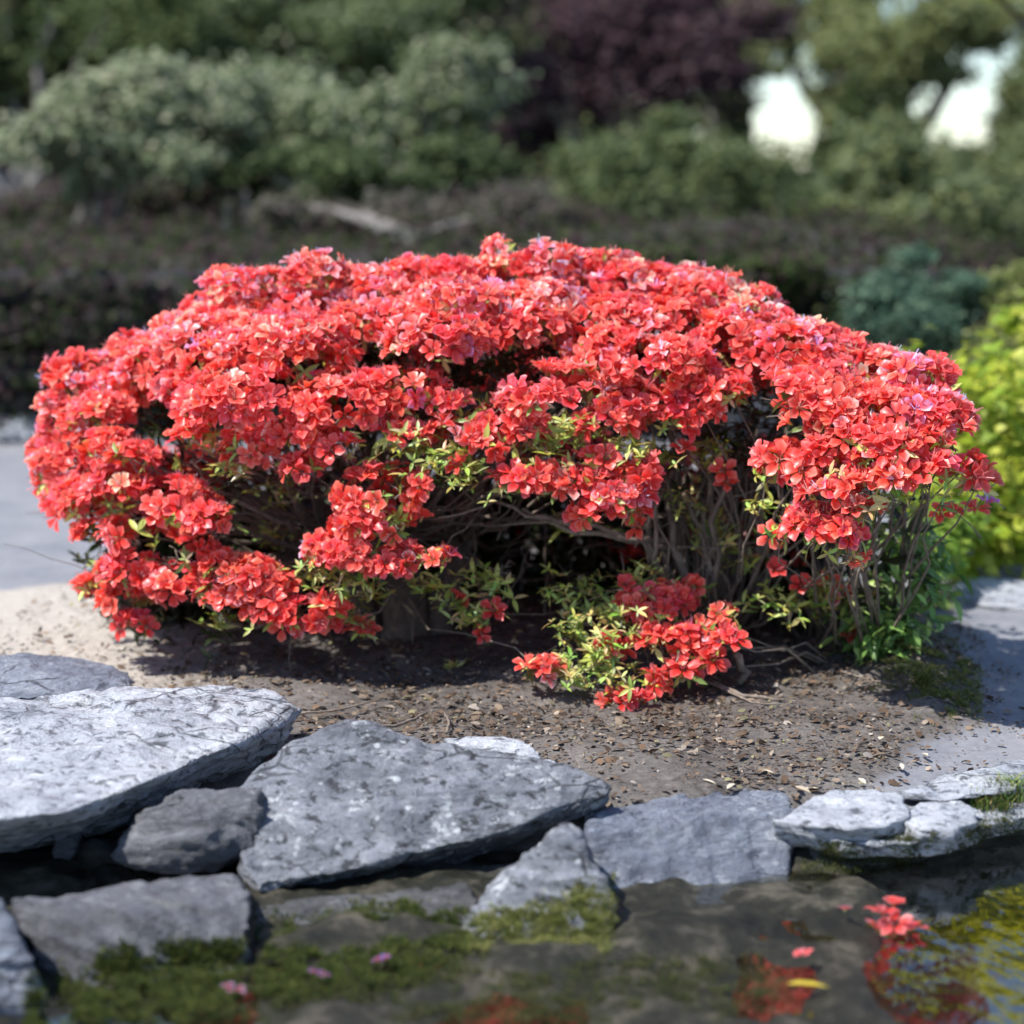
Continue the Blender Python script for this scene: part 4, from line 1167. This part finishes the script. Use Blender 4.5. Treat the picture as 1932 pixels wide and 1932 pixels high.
# ------------------------------------------------------------------ leaf litter and twigs on the soil
CH_V = np.array([(-.5, -.22, 0), (.0, -.32, .10), (.5, -.1, .02), (.5, .12, .08), (0, .30, .16), (-.5, .2, .04)])
CHIP = (CH_V, np.array([(0, 1, 4, 5), (1, 2, 3, 4)]), np.ones((6, 3)))
pos = []
while len(pos) < 34000:
    x, y = random.uniform(-1.05, .95), random.uniform(2.86, 4.5)
    if y < np.interp(x, SHX, SHY) + .02: continue
    s = float(soil_mask(np.array([x]), np.array([y]))[0])
    if random.random() > s * .94 + .06: continue
    if x < -.35 and y < 3.3: continue
    if y > 3.4 and random.random() < .85 * float(1 - sstep(-.78, -.45, np.array(x))): continue
    d = noise.fractal((x * 3.1, y * 3.1, 1.0), .9, 2.0, 3)
    if random.random() > .75 + d * .7: continue
    pos.append((x, y))
pos = np.array(pos)
zz = ground_z(pos[:, 0], pos[:, 1]) + .012 * vnoise(pos[:, 0], pos[:, 1], 4.0, 3.1) * (.25 + .95 * soil_mask(pos[:, 0], pos[:, 1])) + .004
m = len(pos)
cols = np.array([(.30, .23, .17), (.20, .14, .10), (.42, .35, .28), (.12, .08, .055), (.52, .46, .40), (.26, .17, .11), (.33, .30, .17)])[rng.choice(7, m, p=[.22, .27, .08, .26, .03, .09, .05])]
a, b, c = scatter_mesh("litter", CHIP, np.column_stack([pos, zz]), rotmats(np.array([[0, 0, 1.0]]) + rng.normal(0, .32, (m, 3)), rng.uniform(0, 6.28, m)), rng.gamma(1.7, .0032, m).clip(.002, .020), cols * .62 * rng.normal(1, .2, (m, 1)).clip(.5, 1.5))
tag(link("leaf_litter", mesh_np("leaf_litter", a, b, c), M['litter'], smooth=False), "brown leaf litter strewn over the soil under the azalea", "litter", kind="stuff")

def twig_thing(pts, r, label):
    q = []
    for px, py in pts:
        g = G(px, py, .03); z = float(ground_z(np.array([g.x]), np.array([g.y]))[0])
        q.append(G(px, py, z + .012))
    path = []
    for i in range(len(q) - 1):
        for k in range(4): path.append(q[i].lerp(q[i + 1], k / 4) + Vector((random.gauss(0, .0012), random.gauss(0, .0012), random.gauss(0, .001))))
    path.append(q[-1])
    me = tubes_mesh("twig", [([p - q[0] for p in path], taper(r, r * .5, len(path)))], 6)
    o = link("twig", me, M['twig']); o.location = q[0]
    tag(o, label, "twig")
twig_thing([(690, 1378), (760, 1365), (805, 1345)], .0035, "pale fallen twig on the soil behind the boulder's peak")
twig_thing([(842, 1382), (846, 1362), (838, 1345)], .003, "short upright twig by the small pale stone behind the boulder")
twig_thing([(1255, 1265), (1345, 1290), (1420, 1325), (1470, 1330)], .0032, "long thin twig on shaded soil beside the lowest red spray")
twig_thing([(1340, 1285), (1400, 1312), (1480, 1320)], .005, "thicker dead branch on shaded soil beside the lowest red spray")
twig_thing([(1585, 1265), (1650, 1285), (1700, 1292)], .002, "hair-thin curved twig on dark soil below the leafy plant")
twig_thing([(560, 1345), (640, 1338), (720, 1320)], .0025, "thin bent twig on soil between pale slab and boulder")

# floating and fallen bits
def gz0(px, py):
    g = G(px, py, WZ)
    return float(ground_z(np.array([g.x]), np.array([g.y]))[0])
def leaf_thing(name, pt, size, col, label, cat, mat, rotz=0., kind=None, base=None, group=None):
    V, F, C = base or leaf_base(.4, .1, .1)
    me = mesh_np(name, V * size, F, C * np.array(col)); o = link(name, me, mat); o.location = pt; o.rotation_euler = (random.uniform(-.1, .1), random.uniform(-.1, .1), rotz)
    tag(o, label, cat, group)
leaf_thing("floating_leaf", G(1485, 1856, max(WZ, gz0(1485, 1856) + .012) + .004), .05, (.62, .50, .06), "yellow fallen leaf floating on the pond", "leaf", M['leaf'], -1.5)
FB = [(600, 1838, (.30, .9, 2.6), "mauve fallen blossom on the moss of the wet stone"), (720, 1812, (.30, .9, 2.6), "mauve fallen blossom close under the lichen-spotted boulder's shade"),
      (440, 1866, (.36, 1.4, 2.4), "mauve fallen blossom at the mossy foot of the broad block"), (1594, 1716, (.9, 2.6, 3.4), "pale pink blossom floating off the wet rock"),
      (1665, 1722, (.8, .8, .9), None), (1690, 1745, (.8, 1.2, 1.4), None), (1655, 1752, (.8, .8, .9), None), (1718, 1750, (.7, .7, .9), None), (1686, 1706, (.8, 1, 1), None), (1515, 1800, (1, 1.5, 1.8), "two-toned coral blossom floating alone by the yellow leaf")]  # unlabelled red ones are added to imitate the azalea's mirror image
for k, (px, py, tn, lab) in enumerate(FB):
    V, F, C = FL[k % 5]
    h = cast(px, py); pt = h[0] + Vector((0, 0, .006)) if (h and h[0].z > WZ) else G(px, py, max(WZ, gz0(px, py) + .012) + .006)
    me = mesh_np("fallen_flower", V * (np.array([.8, .8, .5]) if lab is None else np.array([.5, .5, .3])), F, C * np.array(tn))
    o = link("fallen_flower", me, M['petal']); o.location = pt; o.rotation_euler = (random.uniform(-.3, .6), random.uniform(-.3, .3), k)
    tag(o, lab or "red blossom in the drift floating below the grass-fringed wet rock", "flower", None if lab else "drift of red blossoms on the pond")
pale = [(1470, 1500), (1500, 1483), (1545, 1487), (1385, 1478), (1325, 1470), (1700, 1440), (1620, 1468), (1440, 1452), (1410, 1500), (1750, 1425), (1660, 1395)]
for k, (px, py) in enumerate(pale):
    g = G(px, py, .02); z = float(ground_z(np.array([g.x]), np.array([g.y]))[0])
    leaf_thing("fallen_leaf", G(px, py, z + .014), random.uniform(.018, .03), random.choice([(.5, .46, .42), (.42, .36, .3), (.55, .5, .42)]), "pale dry leaf on the soil above the long blue-grey stone", "leaf", M['litter'], random.uniform(0, 6), group="pale dry leaves on the soil")

# ------------------------------------------------------------------ background trees and shrubs
BL_V = np.array([(-.35, -.5, 0), (.35, -.5, .05), (.42, .1, .12), (0, .6, 0), (-.42, .1, .1)])
BLEAF = (np.array([(0, -.6, 0), (.42, .0, .10), (0, .6, 0), (-.42, .0, .10)]), np.array([(0, 1, 2, 3)]), np.ones((4, 3)))

def gz(x, y): return float(ground_z(np.array([x]), np.array([y]))[0])

def bg_tree(name, label, cat, blobs, Y, cols, n, size, base=None, trunkpx=None, r0=.05, group=None, **kw):
    """blobs: px, py, rx, ry in picture pixels at distance Y"""
    s = Y / FPX
    crowns = []
    for (px, py, rx, ry) in blobs:
        c = P(px, py, Y + random.uniform(-.04, .04) * Y)
        crowns.append((tuple(c), (rx * s, max(rx, ry) * s * .85, ry * s)))
    bx = P(trunkpx if trunkpx is not None else blobs[0][0], 400, Y)
    bp = (bx.x, Y, gz(bx.x, Y))
    return plant(name, bp, label, cat, crowns, base or BLEAF, int(n * 2.9), size * .48, cols, M['leaf_far'], min(7, len(crowns) + 2), M['bark_grey'], r0 * .7, group, soft=True, **kw)

def mute(cols, k=.28, g=.82):
    out = []
    for c in cols:
        l = (c[0] + c[1] * 2 + c[2]) / 4
        out.append(tuple((v * (1 - k) + l * k) * g for v in c))
    return out
PALEG = [(.20, .25, .13), (.27, .31, .18), (.14, .19, .09), (.33, .34, .22)]
MIDG = [(.09, .14, .045), (.14, .20, .06), (.19, .25, .09), (.06, .10, .035)]
DARKG = [(.035, .055, .022), (.055, .08, .03), (.08, .10, .04)]
OLIVE = [(.20, .24, .07), (.28, .31, .10), (.14, .18, .05)]
PURP = [(.075, .045, .055), (.11, .065, .075), (.055, .04, .05), (.13, .095, .10)]
TEAL = [(.06, .12, .085), (.10, .17, .12), (.15, .22, .15)]
PALEG, MIDG, OLIVE = mute(PALEG, .2, 1.25), mute(MIDG, .28, 1.0), mute(OLIVE, .2, 1.0)
bg_tree("pale_shrub", "pale grey-green shrub with leaning grey stem on the bank", "shrub", [(230, 225, 130, 75), (330, 180, 120, 60), (150, 270, 60, 60)], 11.0, PALEG, 1500, .09, trunkpx=175, r0=.05)
bg_tree("pale_shrub", "pale grey-green shrub in the middle of the bank", "shrub", [(540, 190, 130, 70), (640, 240, 110, 60), (440, 240, 80, 60)], 11.5, PALEG + MIDG[:2], 1500, .09, trunkpx=345, r0=.05)
bg_tree("pale_shrub", "pale grey-green shrub beside the purple-leaved tree", "shrub", [(830, 190, 100, 75), (760, 250, 90, 60)], 11.5, PALEG + MIDG[1:3], 1300, .09, trunkpx=800)
bg_tree("green_shrub", "darker green shrub low on the bank among pale shrubs", "shrub", [(480, 310, 110, 55), (880, 310, 110, 60), (680, 330, 100, 50)], 10.5, MIDG + DARKG, 1100, .08)
bg_tree("low_shrub", "thin brownish shrub on the bank behind the azalea's peak", "shrub", [(760, 420, 140, 40), (560, 400, 120, 35), (940, 400, 80, 50)], 9.6, [(.13, .115, .10), (.18, .16, .14), (.10, .11, .07)], 500, .07)
bg_tree("dark_shrub", "dark spreading shrub beneath the pale shrubs on the bank", "shrub", [(120, 380, 130, 40), (300, 390, 130, 38), (480, 400, 120, 34)], 11.8, DARKG + PURP, 1100, .08, trunkpx=280)
bg_tree("dark_shrub", "dark purplish shrub low on the bank behind the azalea's peak", "shrub", [(700, 400, 120, 45), (880, 400, 120, 45), (1020, 420, 110, 45)], 11.0, DARKG + PURP, 1100, .08, trunkpx=860)
bg_tree("olive_tree", "dark olive tree at the far left of the bank", "tree", [(60, 70, 170, 90), (250, 40, 160, 90), (-40, 200, 120, 110)], 15.5, OLIVE[2:] + DARKG + MIDG[:2], 1700, .13, trunkpx=40, r0=.1)
bg_tree("green_tree", "dull green tree behind the pale shrubs", "tree", [(430, 40, 150, 90), (600, 70, 150, 80), (780, 30, 160, 80)], 16.0, DARKG + MIDG + PALEG[:1], 1800, .13, trunkpx=520, r0=.1)
bg_tree("purple_tree", "purple-leaved tree in the middle of the far side", "tree", [(1000, 90, 160, 120), (1180, 60, 150, 110), (1290, 150, 120, 90), (1080, 220, 130, 90), (1300, 20, 130, 80)], 17.0, PURP, 1500, .14, trunkpx=1130, r0=.12)
bg_tree("green_tree", "mid-green bushy tree behind the azalea's right shoulder", "tree", [(1150, 330, 120, 90), (1290, 400, 150, 90), (1130, 420, 130, 70), (1420, 430, 110, 80), (1280, 300, 90, 60)], 13.0, MIDG + OLIVE[:1], 1500, .10, trunkpx=1300, r0=.08)
bg_tree("green_tree", "spreading green tree right of the bright sky gap", "tree", [(1600, 430, 130, 90), (1750, 380, 130, 100), (1880, 430, 120, 130), (1700, 480, 150, 70), (1520, 500, 110, 60), (1650, 330, 70, 50)], 14.0, MIDG + OLIVE[:2] + PALEG[:1], 1500, .11, trunkpx=1625, r0=.1)
bg_tree("olive_tree", "tall yellow-olive tree arching over the sky gaps", "tree", [(1590, 60, 150, 70), (1740, 60, 130, 70), (1870, 30, 120, 60), (1460, 30, 110, 60), (1660, 160, 90, 70), (1620, 240, 60, 60)], 19.0, OLIVE + MIDG[2:3], 1300, .14, trunkpx=1620, r0=.16)
bg_tree("green_tree", "loose green tree between the purple tree and the first sky gap", "tree", [(1375, 230, 30, 100), (1370, 90, 50, 80), (1360, 350, 60, 45)], 20.0, MIDG + OLIVE[:1], 1300, .14, trunkpx=1385, r0=.1)
bg_tree("green_tree", "broad green tree between the two sky gaps", "tree", [(1650, 260, 45, 100), (1710, 320, 60, 45), (1690, 130, 45, 50), (1750, 60, 50, 30)], 20.5, MIDG + OLIVE[:1] + DARKG[:1], 1400, .14, trunkpx=1690, r0=.1)
bg_tree("green_tree", "green tree closing the view behind the lime maple", "tree", [(1935, 260, 50, 110), (1870, 330, 90, 50), (1960, 120, 60, 80), (1800, 360, 90, 40)], 21.0, MIDG + OLIVE[1:2], 1400, .14, trunkpx=1950, r0=.1)
bg_tree("dark_conifer", "slim dark evergreen standing between the sky gaps", "tree", [(1615, 290, 40, 90), (1610, 210, 28, 60)], 16.0, DARKG, 900, .10, trunkpx=1615, r0=.06)
bg_tree("teal_shrub", "blue-green juniper-like shrub right of the azalea", "shrub", [(1690, 600, 90, 45), (1770, 640, 80, 50), (1620, 640, 60, 40), (1740, 560, 70, 35)], 7.15, TEAL, 1500, .045, trunkpx=1700, r0=.03)
bg_tree("pale_lime_shrub", "soft pale lime shrub between juniper-like shrub and lime maple", "shrub", [(1925, 570, 45, 50), (1890, 650, 55, 40), (1790, 700, 50, 24)], 6.9, [(.27, .31, .11), (.34, .37, .16), (.20, .25, .08)], 900, .05, trunkpx=1900, r0=.02)
bg_tree("dark_shrub", "dark shrub low behind the azalea's right shoulder", "shrub", [(1500, 570, 110, 45), (1380, 530, 100, 40), (1600, 590, 80, 40), (1250, 500, 100, 30)], 7.25, DARKG + PURP[:1], 1100, .06, trunkpx=1450)
gp_ = []
for _ in range(1500):
    x, y = random.uniform(-4.5, 4.2), WALL_Y + abs(random.gauss(0, 1)) * 2.2 - .2
    if noise.fractal((x * .9, y * .9, 5.0), .9, 2.0, 3) < -.12 and y > WALL_Y + .2: continue
    gp_.append((x, y, gz(x, y) if y > WALL_Y + .25 else .56 + random.uniform(-.5, .04)))
for _ in range(420):
    gp_.append((random.uniform(-3.4, 2.2), WALL_Y - .2 + random.uniform(-.03, .03), random.uniform(.05, .62)))
gp_ = np.array(gp_)
pp = np.repeat(gp_, 26, axis=0) + rng.normal(0, 1, (len(gp_) * 26, 3)) * np.array([.10, .10, .05]) + np.array([0, 0, .03])
m = len(pp)
cl = .75 * np.array(DARKG + PURP[:2] + [(.11, .10, .09), (.09, .11, .06)])[rng.integers(0, 7, m)] * rng.normal(1, .2, (m, 1)).clip(.5, 1.5)
a, b, c = scatter_mesh("g", BLEAF, pp, rotmats(rng.normal(0, .6, (m, 3)) + np.array([[0, 0, 1.0]]), rng.uniform(0, 6.28, m)), rng.uniform(.022, .045, m), cl)
tag(link("ground_cover", mesh_np("ground_cover", a, b, c), M['leaf_far']), "dull creeping ground cover on the bank and down the wall", "ground cover", kind="stuff")
# wood closing the view far behind on the left and middle
root_c, V_, F_, C_l = [], [], [], []
off = 0
for k in range(90):
    Y = random.uniform(24, 34); x = random.uniform(-14, .085 * Y)
    zc = random.uniform(.2, 5.5)
    p, v = crown_points(420, (x, Y, gz(x, Y) + zc), (1.9, 1.4, 1.5), .3, .2)
    m = len(p)
    cl = np.array(DARKG + PURP[:2] + MIDG[:1])[rng.integers(0, 6, m)] * rng.normal(1, .2, (m, 1)).clip(.5, 1.5)
    a, b, c = scatter_mesh("w", BLEAF, p, rotmats(rng.normal(0, 1, (m, 3)), rng.uniform(0, 6.28, m)), rng.uniform(.2, .42, m), cl)
    V_.append(a); F_.append(b + off); C_l.append(c); off += len(a)
for k in range(26):
    x = random.uniform(2, 20); Y = random.uniform(30, 44)
    p, v = crown_points(420, (x, Y, random.uniform(-.3, .6)), (2.4, 1.4, 1.0), .3, .2)
    m = len(p)
    cl = np.array(MIDG)[rng.integers(0, 4, m)] * rng.normal(1, .2, (m, 1)).clip(.5, 1.5)
    a, b, c = scatter_mesh("w", BLEAF, p, rotmats(rng.normal(0, 1, (m, 3)), rng.uniform(0, 6.28, m)), rng.uniform(.25, .45, m), cl)
    V_.append(a); F_.append(b + off); C_l.append(c); off += len(a)
tag(link("distant_wood", mesh_np("distant_wood", np.concatenate(V_), np.concatenate(F_), np.concatenate(C_l)), M['leaf_far']), "dark mass of woodland far behind the bank", "woodland", kind="stuff")
